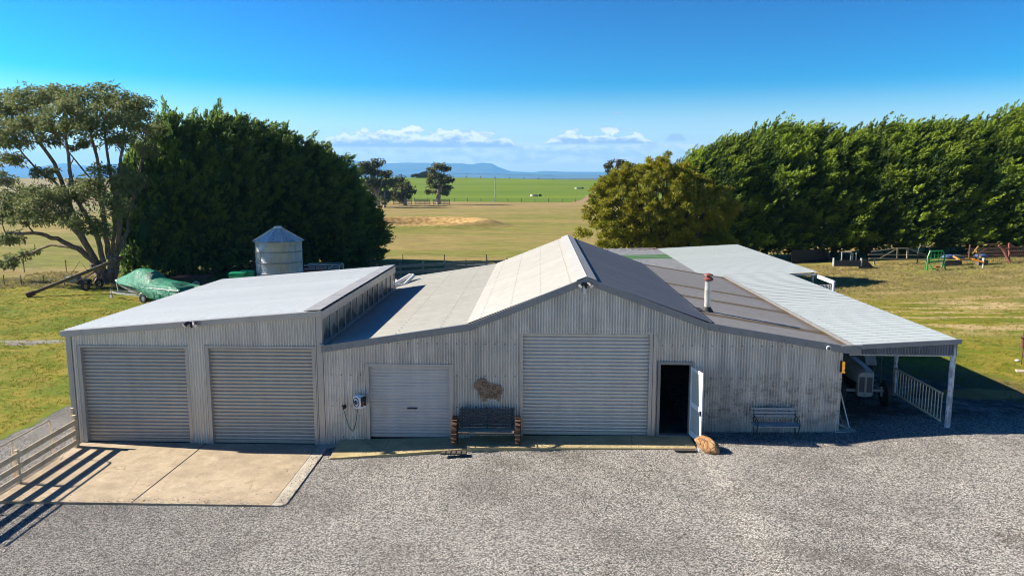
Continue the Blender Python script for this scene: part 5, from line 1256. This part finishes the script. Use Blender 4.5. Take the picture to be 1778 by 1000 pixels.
# red stock crate right of the silo
p = gp(PY(557, 470, 60).x, 60); t = thing('stock_crate', 'red and white barred stock crate between the silo and the pines', 'crate', p)
mred = paint('faded_red_steel', (.36, .06, .05), .6); zt = PY(557, 461, 60).z - p.z
mb = MB()
for z in (zt, zt - .28): mb.bar((-1.35, 0, z), (1.5, 0, z + .05), .05, .05); mb.bar((-1.35, 1.2, z), (1.5, 1.2, z + .05), .05, .05)
mb.bar((1.5, 0, zt), (1.5, 1.2, zt), .05, .05); mb.bar((.2, 0, zt - .6), (1.0, 0, zt), .04, .04); mb.build('top_frame', M_white, t)
for x in (-1.35, -.4, .55, 1.5):
    for y in (0, 1.2): mb = MB(); mb.bar((x, y, 0), (x, y, zt), .06, .06); mb.build('post', M_white if x > 1 else mred, t)
mb = MB()
for i in range(14): mb.bar((-1.3 + i * .11, 0, .5), (-1.3 + i * .11, 0, zt - .28), .025, .025)
for k in range(4): mb.bar((-1.35, 0, .3 + k * .3), (.5, 0, .3 + k * .3), .04, .04)
mb.build('red_bars', mred, t)

# steel cattle yards behind the shed
M_yard = paint('dark_galvanised_rail', (.15, .17, .18), .5, .2, .2)
ya = gp(PY(655, 470, 56).x, 56); yb_ = gp(PY(915, 470, 61.5).x, 61.5)
t = thing('cattle_yard_rails', 'dark steel cattle yard fence with wide rails running behind the shed roof', 'yard fence', ya)
dv = yb_ - ya; dv.z = 0; ht = 1.72
for k, z in enumerate((ht, ht - .45, ht - .85, ht - 1.2)):
    mb = MB(); mb.bar(Vector((0, 0, z)), dv + Vector((0, 0, z + .02)), .05, .24 if k else .2); mb.build('rail', M_yard, t)
for i in range(8):
    mb = MB(); q = dv * (i / 7); mb.cbox(q + Vector((0, .08, (ht + .25) / 2)), (.11, .11, ht + .25)); mb.build('post', M_yard, t)
t = pipe_panel(gp(PY(700, 470, 53).x, 53), gp(PY(770, 470, 54.5).x, 54.5), 1.3, 3, 'lower steel yard gate with double posts in front of the dark yard rails', 1, .04, M_yard, 'yard_gate')
p = gp(PY(817, 460, 62.5).x, 62.5); t = thing('loading_race', 'dark covered stock race with hooped pipe frame behind the yard rails', 'stock race', p)
zt = PY(817, 458, 62.5).z - p.z; mb = MB(); mb.cbox((0, 0, zt - .55), (4.0, .9, 1.0)); mb.cbox((0, -.2, zt - .02), (4.0, .1, .06)); mb.build('race_body', M_yard, t)
mb = MB(); mb.tube([(-1.6, 0, zt - .8), (-1.3, 0, zt + .2), (.9, 0, zt + .25), (1.7, 0, zt - .2)], .03, 6); mb.tube([(-1.4, 0, zt + .15), (-.6, 0, zt - .4)], .025, 6); mb.tube([(.3, 0, zt + .2), (-.2, 0, zt - .3)], .025, 6); mb.tube([(.5, 0, zt + .2), (1.0, 0, zt - .3)], .025, 6); mb.tube([(2.0, 0, zt + .05), (6.5, .5, zt + .1)], .035, 6); mb.build('hoop_frame', M_dark, t, True)
# white pipes lying on the roof edge
w0 = PY(681, 500, 36.2); t = thing('bent_pipe', 'bent white pipe frame lying behind the garage on the edge of the grey roof', 'pipe frame', (w0.x, 36.2, 2.95))
A0, B0, C0, D0 = [PY(*q) - Vector((w0.x, 36.2, 2.95)) for q in ((684, 494, 36.4), (717, 478.5, 38.4), (697, 496, 36.6), (678, 497, 36.2))]
mb = MB(); mb.tube([A0, B0 + Vector((-.15, 0, .02)), B0, B0 + Vector((.05, -.1, -.0)), C0 + Vector((.1, .1, 0)), C0, D0], .085, 10); mb.build('pipe', M_white, t, True)
mb = MB(); q = PY(691, 492, 37.3) - Vector((w0.x, 36.2, 2.95)); mb.tube([q + Vector((-.5, 0, 0)), q + Vector((.55, .3, 0))], .1, 10); mb.tube([q + Vector((-.1, 0, -.1)), q + Vector((-.1, 0, .2))], .07, 8); mb.build('crosspiece', M_white, t, True)

# end bay beyond the carport: white beam, post and iron screen
mb = MB(); mb.bar(Vector((14.48, 41.0, 2.93)), Vector((14.5, 38.0, 2.9)), .12, .16); mb.build('end_beam', M_white, car, world=True)
mb = MB(); mb.tube([(14.5, 38.0, -.1), (14.5, 38.0, 2.95)], .07, 10); mb.build('post', M_white, car, True, True)
mb = MB(); corr(mb, 12.75, 14.42, 2.78, -.1, lambda s, d, z: (s, 38.1 - d, z), pitch=.15, amp=.02); mb.build('screen_sheet', M_gable, car, True, True)

# wire fences
def wire_fence(pts, h, label, nwire=4, mat=None, r_=.03, px_=None):
    a = pts[0]; t = thing('wire_fence', label, 'fence', a)
    for p in pts:
        mb = MB(); q = p - a; mb.tube([q + Vector((0, 0, -.2)), q + Vector((0, 0, h))], r_, 6); mb.build('post', mat or M_postdark, t, True)
    mb = MB()
    for k in range(nwire):
        for i in range(len(pts) - 1):
            z = Vector((0, 0, h * (k + .7) / (nwire + .2))); mb.tube([pts[i] - a + z, pts[i + 1] - a + z], .006, 3, False)
    w_ = mb.build('wire', M_gal, t); return t
wire_fence([gp(PY(px, 490, 57.5).x, 57.5) for px in (-60, -25, 7, 37, 76, 112, 150)], .85, 'low wire fence with short dark posts left of the big gum', r_=.035)
wire_fence([gp(PY(px, 480, 66).x, 66) for px in (-30, 43, 116, 190, 225)], 1.1, 'taller wire fence in the paddock behind the big gum', r_=.04)
wire_fence([gp(PY(px, 470, 68).x, 68 ) for px in (640, 700, 772, 845, 915, 980)], 1.5, 'wire fence with thin tall posts behind the steel cattle yards', r_=.035)
wire_fence([Vector((x, 263 - x * .06, float(gz(x, 263 - x * .06)))) for x in np.linspace(-62, 26, 20)], 1.3, 'far wire fence along the front of the green field', r_=.09)

# ------------------------------------------------------------------ implements along the right hedge
def hx(px, Y): return PY(px, 460, Y).x
# black grader blade
p = G(1470, 468); t = thing('grader_blade', 'black grader blade with square headframe parked at the left of the hedge', 'implement', p)
mb = MB(); mb.cbox((-.1, -.3, .55), (2.35, .07, .45)); mb.cbox((-.1, -.36, .82), (2.35, .06, .06)); mb.build('blade', M_dark, t)
for s in (-1.3, 1.1): mb = MB(); mb.cbox((s, -.3, .7), (.08, .3, .7)); mb.build('end_plate', M_gal, t)
mb = MB(); mb.tube([(-.5, 0, .7), (-.5, 0, 1.55), (.3, 0, 1.55), (.3, 0, .7)], .06, 8); mb.tube([(.45, 0, .8), (.45, 0, 1.5)], .05); mb.tube([(.75, 0, .8), (.75, 0, 1.5)], .05); mb.build('headframe', M_gal, t, True)
mb = MB(); mb.prism([(1.1, .1), (1.2, .85), (1.7, .9), (2.5, .1)], .1, .25, 'XZ'); mb.build('ramp', M_dark, t)
# beige boom
p = G(1565, 460); t = thing('boom_frame', 'long beige steel boom with square centre frame and diagonal stays lying by the hedge', 'implement', p)
mbg = paint('weathered_beige_steel', (.30, .25, .16), .7, 0, .25)
mb = MB(); mb.bar((-2.9, 0, .55), (2.6, 0, .5), .1, .1); mb.bar((-2.7, .7, .85), (2.6, .7, .8), .08, .08); mb.build('beam', mbg, t)
mb = MB(); 
for x in (-.45, .45): mb.bar((x, -.03, .5), (x, -.03, 1.55), .12, .12)
mb.bar((-.45, -.03, 1.5), (.45, -.03, 1.5), .12, .12); mb.bar((-.45, -.03, .5), (.45, -.03, .5), .12, .12); mb.build('centre_frame', mbg, t)
mb = MB(); mb.bar((-.5, 0, 1.5), (-2.6, .3, 1.15), .07, .07); mb.bar((-.5, 0, 1.45), (-1.9, 0, .6), .05, .05); mb.bar((.5, 0, 1.45), (2.5, 0, .6), .05, .05); mb.bar((.5, 0, 1.5), (2.3, .5, .9), .05, .05); mb.build('stay', mbg, t)
for x in (-2.4, 2.2): mb = MB(); mb.bar((x, 0, 0), (x, 0, .6), .08, .08); mb.build('foot', mbg, t)
# green quick-hitch frame
p = G(1624, 470); t = thing('green_implement_frame', 'bright green pallet-fork frame standing on the dry grass edge', 'implement', p, R(4))
mgr_ = paint('bright_green_paint', (.02, .30, .06), .4, 0, .12)
zt = 1.62; mb = MB()
mb.tube([(-.72, 0, 0), (-.72, 0, 1.15), (-.52, .1, zt), (.55, .1, zt + .03), (.72, 0, 1.25), (.68, 0, .8), (.5, 0, .2)], .06, 8); mb.bar((-.7, 0, .72), (.68, 0, .82), .09, .12); mb.build('frame', mgr_, t, True)
mb = MB()
for x in (-.4, -.1, .2, .45): mb.tube([(x, .08, .8), (x, .1, zt)], .025, 6)
for z in (1.05, 1.3): mb.tube([(-.65, .08, z), (.68, .08, z + .03)], .022, 6)
mb.build('guard_bars', mgr_, t, True)
mb = MB(); mb.bar((-.6, 0, .65), (-.4, -.3, .05), .1, .06); mb.bar((.65, 0, .7), (.72, -.3, .05), .1, .06); mb.bar((-.4, 0, .2), (.3, 0, .05), .07, .07); mb.build('leg', mgr_, t)
mb = MB(); mb.cbox((.15, -.05, .32), (.34, .2, .12)); mb.build('red_weight', paint('bright_red_paint', (.55, .03, .02), .5), t)
# yellow implement
p = G(1683, 466); t = thing('yellow_implement', 'yellow and rust three-point implement with upright posts in front of blue tarps', 'implement', p)
my = paint('faded_orange_yellow', (.36, .20, .05), .6, 0, .25); mor = paint('bright_orange', (.7, .24, .02), .5)
mb = MB(); mb.bar((-.9, 0, .75), (.35, -.1, .72), .16, .14); mb.bar((-.9, 0, .75), (-.9, .9, .9), .12, .12); mb.bar((-.9, .9, .95), (.4, .9, .95), .1, .1); mb.build('frame', my, t)
mb = MB(); mb.bar((.1, -.1, .78), (.95, -.4, .55), .22, .12); mb.build('drawbar', mor, t, bevel=.03)
mb = MB(); mb.tube([(-.1, 0, .7), (-.1, 0, 2.0)], .07, 8); mb.build('upright_post', M_rust, t, True)
mb = MB(); mb.bar((.75, -.2, .9), (.45, .1, 1.5), .1, .12); mb.bar((.4, .1, 1.45), (.68, .1, 1.85), .1, .12); mb.bar((.42, .1, 1.45), (.2, .1, 1.2), .06, .08); mb.build('bent_arm', my, t)
mb = MB(); mb.tube([(.88, -.35, -.0), (.9, -.35, .8)], .05, 8); mb.lathe([(.1, -.05), (.1, .1)], (.9, -.35, .8), 'Z', 10); mb.build('jack_stand', M_white, t, True)
for i, (px, Y, w, lb) in enumerate(((1652, 461, 1.1, 'blue tarp bundle in the shade between the green and yellow implements'), (1704, 460, .6, 'small blue tarp bundle right of the yellow implement'))):
    p = G(px, Y) + Vector((0, 0, .75)); o = blob('tarp_bundle', p, (w * .85, .4, .2), 30 + i, .35, 2.2, paint('blue_tarp', (.06, .09, .22), .4, 0, .3), n=3); tag(o, lb, 'tarp')
    mb = MB(); mb.cbox((0, 0, -.55), (w * 1.3, .6, .45)); mb.build('pallet_stack', M_postdark, o)
# red hay rake
p = G(1746, 457); t = thing('hay_rake', 'dull red hay rake with curved red drawbar and dark tines under the hedge', 'implement', p)
mrd = paint('salmon_red_paint', (.24, .08, .055), .7, 0, .3); 
mb = MB(); mb.tube([(-.9, -.3, 1.55), (-.5, -.35, 1.2), (-.2, -.4, .6), (.05, -.5, .12)], [.09, .1, .11, .1], 8); mb.tube([(.05, -.4, .2), (.1, -.2, 1.0), (.0, -.2, 1.7)], .07, 8); mb.tube([(0, -.2, 1.7), (.45, -.2, 1.45)], .07, 8); mb.tube([(-.5, -.3, 1.25), (.1, -.2, 1.3)], .05, 6); mb.build('drawbar', mrd, t, True)
mb = MB()
for k in range(3): mb.tube([(-2.9, .4 + k * .3, .55 + k * .28), (2.2, .6 + k * .3, .7 + k * .28)], .045, 6)
mb.tube([(-2.6, .3, .5), (-1.2, .2, 1.5), (2.0, .4, 1.3)], .035, 6); mb.tube([(-2.2, .3, 1.65), (-.7, 0, 1.6)], .035, 6); mb.build('frame', M_rust, t, True)
mb = MB()
for i in range(30): x = -2.7 + i * .165; mb.tube([(x, .45, 1.2), (x + .1, .2, .7), (x, .0, .15)], .012, 4)
tn = mb.build('tines', M_rust, t)
mb = MB(); mb.lathe([(.28, -.07), (.4, -.07), (.4, .07), (.28, .07)], (-2.3, .1, .4), 'X', 20, True); mb.build('wheel', M_black, t, True)
# arched guard behind
p = G(1603, 458); t = thing('arched_pipe_guard', 'small dark arched pipe guard between the beige boom and the green frame', 'implement', p)
mb = MB(); mb.tube([(-.55, 0, 0), (-.5, 0, 1.3), (-.35, 0, 1.62), (.35, 0, 1.62), (.5, 0, 1.3), (.55, 0, 0)], .05, 8); mb.build('hoop', M_dark, t, True)
mb = MB(); mb.tube([(-.52, 0, .8), (.52, 0, .8)], .035, 6); mb.build('crossbar', M_dark, t, True)
# dark paling fence under the hedge's left end
t = thing('paling_fence', 'dark vertical-board fence in the deep shade under the left end of the hedge', 'fence', gp(hx(1385, 74), 74))
mb = MB(); 
for i in range(26): mb.cbox((i * .155 - .5, .1 + i * .06, .65), (.14, .025, 1.3))
mb.build('palings', M_black, t)
mb = MB(); mb.bar((-.5, .14, 1.2), (3.5, 1.7, 1.2), .06, .08); mb.build('rail', M_postdark, t)

# ------------------------------------------------------------------ far things
Yp = 262.0; p = gp(PY(860, 345, Yp).x, Yp); t = thing('power_pole', 'lone grey timber pole standing at the front edge of the green field', 'pole', p)
mb = MB(); zt = PY(860, 310, Yp).z - p.z; mb.tube([(0, 0, -.5), (0, 0, zt)], [.2, .14], 8); mb.build('pole', M_gal, t, True); mb = MB(); mb.bar((-.5, 0, zt - .3), (.5, 0, zt - .3), .12, .12); mb.build('crossarm', M_gal, t)
# stock pens by the lone gum
p = G(735, 356); t = thing('timber_pens', 'low timber stock pens at the field edge left of the lone gum', 'pens', p)
for k, (x, l) in enumerate(((-9, 5.5), (-2.5, 4.5), (3, 5))):
    mb = MB()
    for z in (.4, .8, 1.2, 1.6): mb.bar((x, 0, z), (x + l, .3, z), .06, .2)
    for i in range(4): mb.bar((x + l * i / 3, 0, 0), (x + l * i / 3, 0, 1.8), .15, .15)
    mb.build('rail_panel', M_wood, t)
mb = MB(); mb.box((-15.5, -.5, 0), (-14.2, .5, 1.9)); mb.box((-13.0, -.5, 1.2), (-10, .5, 1.5)); mb.build('loading_box', M_postdark, t)
# farmhouse on the skyline
Yh = 610; p = gp(PY(734, 305, Yh).x, Yh); t = thing('farmhouse', 'small brown farm building and shrubs on the crest behind the lone gum', 'house', p - Vector((0, 0, 1)))
mb = MB(); mb.box((-5, -3, 0), (6, 3, 3.2)); mb.build('wall', M_postdark, t); mb = MB(); mb.prism([(-6, 3.1), (0, 5.6), (2.5, 6.2), (7, 3.1)], -3.4, 3.4, 'XZ'); mb.build('roof', paint('brown_roof', (.12, .08, .06), .8), t)
far_gum('tree', 'small dark tree on the skyline at the left of the farm building', (722, 308), [(722, 304.5, 3.5, 1.8), (717, 305.5, 3, 1.2), (726, 303.8, 2.5, 2)], 26, L_gumd, Yb=600, sub=.35, per=80, leaf=(1.0, .5), subr=.6, trunk_r=.3, fork=(722, 306))
# centre-pivot irrigator
Yi = 650; t = thing('pivot_irrigator', 'long thin centre-pivot irrigator on wheeled towers along the crest of the green field', 'irrigator', gp(PY(785, 305, Yi).x, Yi))
x0 = t.location.x; z0 = t.location.z; mb = MB(); n = 7; ex = PY(960, 308, Yi).x - x0
for i in range(n):
    xa, xb = ex * i / n, ex * (i + 1) / n; za, zb = [float(gz(x0 + q, Yi)) - z0 + 3.4 for q in (xa, xb)]
    mb.tube([(xa, 0, za), ((xa + xb) / 2, 0, (za + zb) / 2 + .3), (xb, 0, zb)], .10, 5); mb.tube([(xa, 0, za - .3), ((xa + xb) / 2, 0, (za + zb) / 2 - .3), (xb, 0, zb - .3)], .04, 4)
mb.build('spray_line', M_gal, t)
for i in range(n + 1):
    xa = ex * i / n; zg = float(gz(x0 + xa, Yi)) - z0; mb = MB(); mb.bar((xa, -2, zg), (xa, 0, zg + 3.4), .15, .15); mb.bar((xa, 2, zg), (xa, 0, zg + 3.4), .15, .15); mb.lathe([(.6, -.15), (.6, .15)], (xa, -2, zg + .6), 'Y', 10); mb.build('wheel_tower', M_gal, t)
# pump box and troughs in the green field
p = G(1038, 338); t = thing('pump_cabinet', 'small white cabinet on a stand at the field corner beside the wattle', 'cabinet', p); mb = MB(); mb.box((-1.2, -.6, .2), (1.2, .6, 1.2)); mb.box((.2, -.4, 1.2), (1.0, .4, 2.9)); mb.build('cabinet', M_white, t); mb = MB(); mb.box((-1.4, -.8, -.2), (1.4, .8, .2)); mb.build('base', M_gal, t)
for (px, py, lb) in ((927, 341, 'round concrete water trough with dirt ring low on the green field'), (1003, 328, 'small pale water trough higher up the green field near the track')):
    p = G(px, py); t = thing('water_trough', lb, 'trough', p); mb = MB(); mb.lathe([(1.6, -.1), (1.6, .75), (1.4, .75), (1.4, .3), (0, .3)], (0, 0, 0), 'Z', 20); mb.build('trough_ring', M_concL, t, True)
    mb = MB(); mb.cbox((2.6, 0, .4), (1.2, .8, 1.0)); mb.build('float_cover', paint('brown_cover', (.16, .08, .04), .8), t)

# mountains: flat-topped blue range far away, built as a ridge with depth and eroded slopes
prof_px = [(-200, 290), (0, 287), (60, 291), (110, 284), (150, 289), (200, 285), (250, 288), (330, 284), (420, 279), (520, 277), (602, 279), (635, 281), (664, 285), (700, 283.4), (744, 283.5), (801, 284.4), (819, 286.5), (827, 284.5), (836, 283.3), (855, 285), (866, 291), (887, 298), (924, 299.6), (945, 297.2), (981, 298.7), (1036, 298.9), (1100, 299), (1300, 298), (1700, 297), (2000, 299)]
def mountain(name, Y0, dep, pr, seed, k=1.0):
    nxm, nym = 420, 26; V = []
    pxs = np.linspace(pr[0][0], pr[-1][0], nxm); tops = np.interp(pxs, [a for a, _ in pr], [b for _, b in pr])
    for i in range(nxm):
        top = PY(pxs[i], tops[i], Y0)
        for j in range(nym):
            t = j / (nym - 1); u = t * 2 - 1                      # -1 near foot .. 0 crest .. 1 far foot
            h = (1 - abs(u)) ; h = h ** 1.25 if u < 0 else h
            nz = mnoise.fractal(Vector((top.x / 900.0, u * 2.2, seed)), 1.0, 2.0, 5)
            plate = min(1, h * 1.25 + .30 * nz * (1 - h) * (1.0 if h > .02 else 0))
            V.append((top.x * (1 + u * dep / Y0), Y0 + u * dep, (top.z + 20) * max(plate, 0) - 20))
    T = [(i * nym + j, (i + 1) * nym + j, (i + 1) * nym + j + 1, i * nym + j + 1) for i in range(nxm - 1) for j in range(nym - 1)]
    m = M('far_bush_slopes', 1, 0, 0); n = m.noise(m.pos((.0012, .0012, .004)), 1, 6); m.col(m.mix(n.ss(.4, .6), (.045, .065, .04), (.08, .09, .055)))
    return tag(np_mesh(name, V, T, m.m, None, True, quads=True), kind='structure')
mountain('mountain_range', 15500, 2600, prof_px, 3.3)
mountain('foothills', 11500, 900, [(-300, 303), (0, 302), (200, 304), (330, 303), (600, 303.8), (700, 303.5), (820, 303.8), (900, 303.5), (1050, 303.4), (1300, 303.6), (2000, 303)], 8.1)
# bush belt on the plain, left
# ------------------------------------------------------------------ air
hz = MB(); hz.box((-19000, -60, -40), (19000, 19500, 620)); hzo = hz.build('haze', paint('x_', (1, 1, 1)))
hm = bpy.data.materials.new('valley_air'); hm.use_nodes = True; nt = hm.node_tree; nt.nodes.clear()
pv = nt.nodes.new('ShaderNodeVolumePrincipled'); om = nt.nodes.new('ShaderNodeOutputMaterial'); nt.links.new(pv.outputs[0], om.inputs['Volume'])
pv.inputs['Color'].default_value = (.20, .52, .95, 1); pv.inputs['Density'].default_value = 7.5e-5; pv.inputs['Anisotropy'].default_value = .1
hzo.data.materials.clear(); hzo.data.materials.append(hm); tag(hzo, kind='stuff')

# ------------------------------------------------------------------ light and sky
sd = Vector((-1.65, .2, 1)).normalized(); elev = math.asin(sd.z); rot = math.atan2(sd.x, sd.y)
sl = bpy.data.lights.new('sun', 'SUN'); sl.energy = 4.3; sl.angle = R(.53); sl.color = (1, .9, .75)
so = bpy.data.objects.new('sun', sl); COL.objects.link(so); so.rotation_euler = sd.to_track_quat('Z', 'Y').to_euler()
w = bpy.data.worlds.new('World'); SC.world = w; w.use_nodes = True; nt = w.node_tree
bg_ = nt.nodes['Background']; sky = nt.nodes.new('ShaderNodeTexSky'); sky.sky_type = 'NISHITA'; sky.sun_disc = False
sky.sun_elevation = elev; sky.sun_rotation = rot; sky.altitude = 0; sky.air_density = 1.0; sky.dust_density = .4; sky.ozone_density = 3.0
ww = M.__new__(M); ww.nt = nt
tc = nt.nodes.new('ShaderNodeTexCoord'); sp = nt.nodes.new('ShaderNodeSeparateXYZ'); nt.links.new(tc.outputs['Generated'], sp.inputs[0])
dx, dy, dz = [X(nt, o) for o in sp.outputs]
el = dz._m('ARCSINE') * (180 / math.pi); az = dx._m('ARCTAN2', dy) * (180 / math.pi)
def cmb(a, b, c=0.0):
    n = nt.nodes.new('ShaderNodeCombineXYZ')
    for i, v in enumerate((a, b, c)):
        if isinstance(v, X): nt.links.new(v.s, n.inputs[i])
        else: n.inputs[i].default_value = v
    return n.outputs[0]
def azp(px): return math.degrees(math.atan((px - 889) / F) - YAW)
def elp(py): return math.degrees(math.atan((308 - py) / F))
def vm(op, a, v):
    n = nt.nodes.new('ShaderNodeVectorMath'); n.operation = op; nt.links.new(a, n.inputs[0]); n.inputs[1].default_value = v; return n.outputs[0]
gm = nt.nodes.new('ShaderNodeGamma'); nt.links.new(vm('MULTIPLY', sky.outputs[0], (.14,) * 3), gm.inputs[0]); gm.inputs[1].default_value = 2.25
skc = nt.nodes.new('ShaderNodeHueSaturation'); nt.links.new(vm('MULTIPLY', gm.outputs[0], (6.2, 6.8, 6.8)), skc.inputs['Color']); skc.inputs['Saturation'].default_value = 1.32; skc.inputs['Value'].default_value = 1.0
base = skc.outputs[0]
n1 = ww.noise(cmb(az * .55, el * 1.25, 2.0), 1.6, 8, .6, .3); n2 = ww.noise(cmb(az * .10, el * 1.5, 7.0), 1.5, 6, .6); n3 = ww.noise(cmb(az * .34, el * .6, 5.0), 2.0, 5, .55)
def cumulus(px0, px1, base_y, top_y, edge=2.0):
    a0, a1 = azp(px0), azp(px1); e0, e1 = elp(base_y), elp(top_y); mid = (a0 + a1) / 2; hw = (a1 - a0) / 2
    u = ((az - mid) / hw).abs(); top = (u.pow(3.5) * -1.0 + 1.0).max(0.0) * (e1 - e0)
    hgt = (el - e0) / ((top * (n3.ss(.34, .66, .5, 1.12))) + .02)
    return hgt.ss(.75, 1.1, 1, 0) * (el + (n1 - .5) * .25).ss(e0 - .05, e0 + .14) * u.ss(.9, 1.02, 1, 0), hgt
c1, h1 = cumulus(545, 905, 259, 217); c2, h2 = cumulus(940, 1140, 253, 226); c3, h3 = cumulus(1150, 1188, 249, 236); c4, h4 = cumulus(1060, 1080, 204, 197)
def band(px0, px1, ec, hw, thr, n=n2):
    return ((el - ec).abs().ss(hw * .3, hw, 1, 0) * .35 + n - .35).ss(thr, thr + .18) * az.ss(azp(px0), azp(px0) + 3) * az.ss(azp(px1), azp(px1) - 3) * (el - ec).abs().ss(hw * .8, hw * 1.15, 1, 0)
s1 = band(480, 1300, elp(269), .95, .20); s2 = band(0, 1250, elp(290), .5, .36) * .6
cum = c1.max(c2).max(c3 * .8).max(c4 * .5)
lit = (h1 * c1 + h2 * c2).ss(.1, .85); shade = (n1.ss(.35, .65) * .5 + lit * .6).ss(.25, .9)
cc = ww.mix(shade, (2.4, 2.7, 3.2), (6.8, 6.5, 6.3))
sc_ = ww.mix(n1.ss(.35, .65), (3.9, 3.9, 3.9), (6.3, 6.1, 5.8))
b1 = ww.mix(el.ss(7.0, .6) * .62, base, (6.0, 6.0, 5.8)); b1 = ww.mix(s2, b1, (5.6, 6.0, 6.2)); b1 = ww.mix(s1 * .85, b1, sc_); b1 = ww.mix(cum * .95, b1, cc)
nt.links.new(b1, bg_.inputs[0]); bg_.inputs[1].default_value = .070

# ------------------------------------------------------------------ camera and output
cd = bpy.data.cameras.new('camera'); cd.sensor_width = 36; cd.lens = F / 1778 * 36; cd.clip_start = .1; cd.clip_end = 60000
co = bpy.data.objects.new('camera', cd); COL.objects.link(co); co.location = (0, 0, HC); co.rotation_euler = (math.pi / 2 - TH, 0, YAW); SC.camera = co
SC.view_settings.view_transform = 'Standard'; SC.view_settings.look = 'None'; SC.view_settings.exposure = 1.6; SC.view_settings.gamma = 1
SC.cycles.use_denoising = True; SC.cycles.pixel_filter_type = 'BLACKMAN_HARRIS'; SC.cycles.filter_width = 1.0; SC.cycles.max_bounces = 6; SC.cycles.transparent_max_bounces = 8; SC.cycles.volume_bounces = 1
SC.cycles.caustics_reflective = False; SC.cycles.caustics_refractive = False
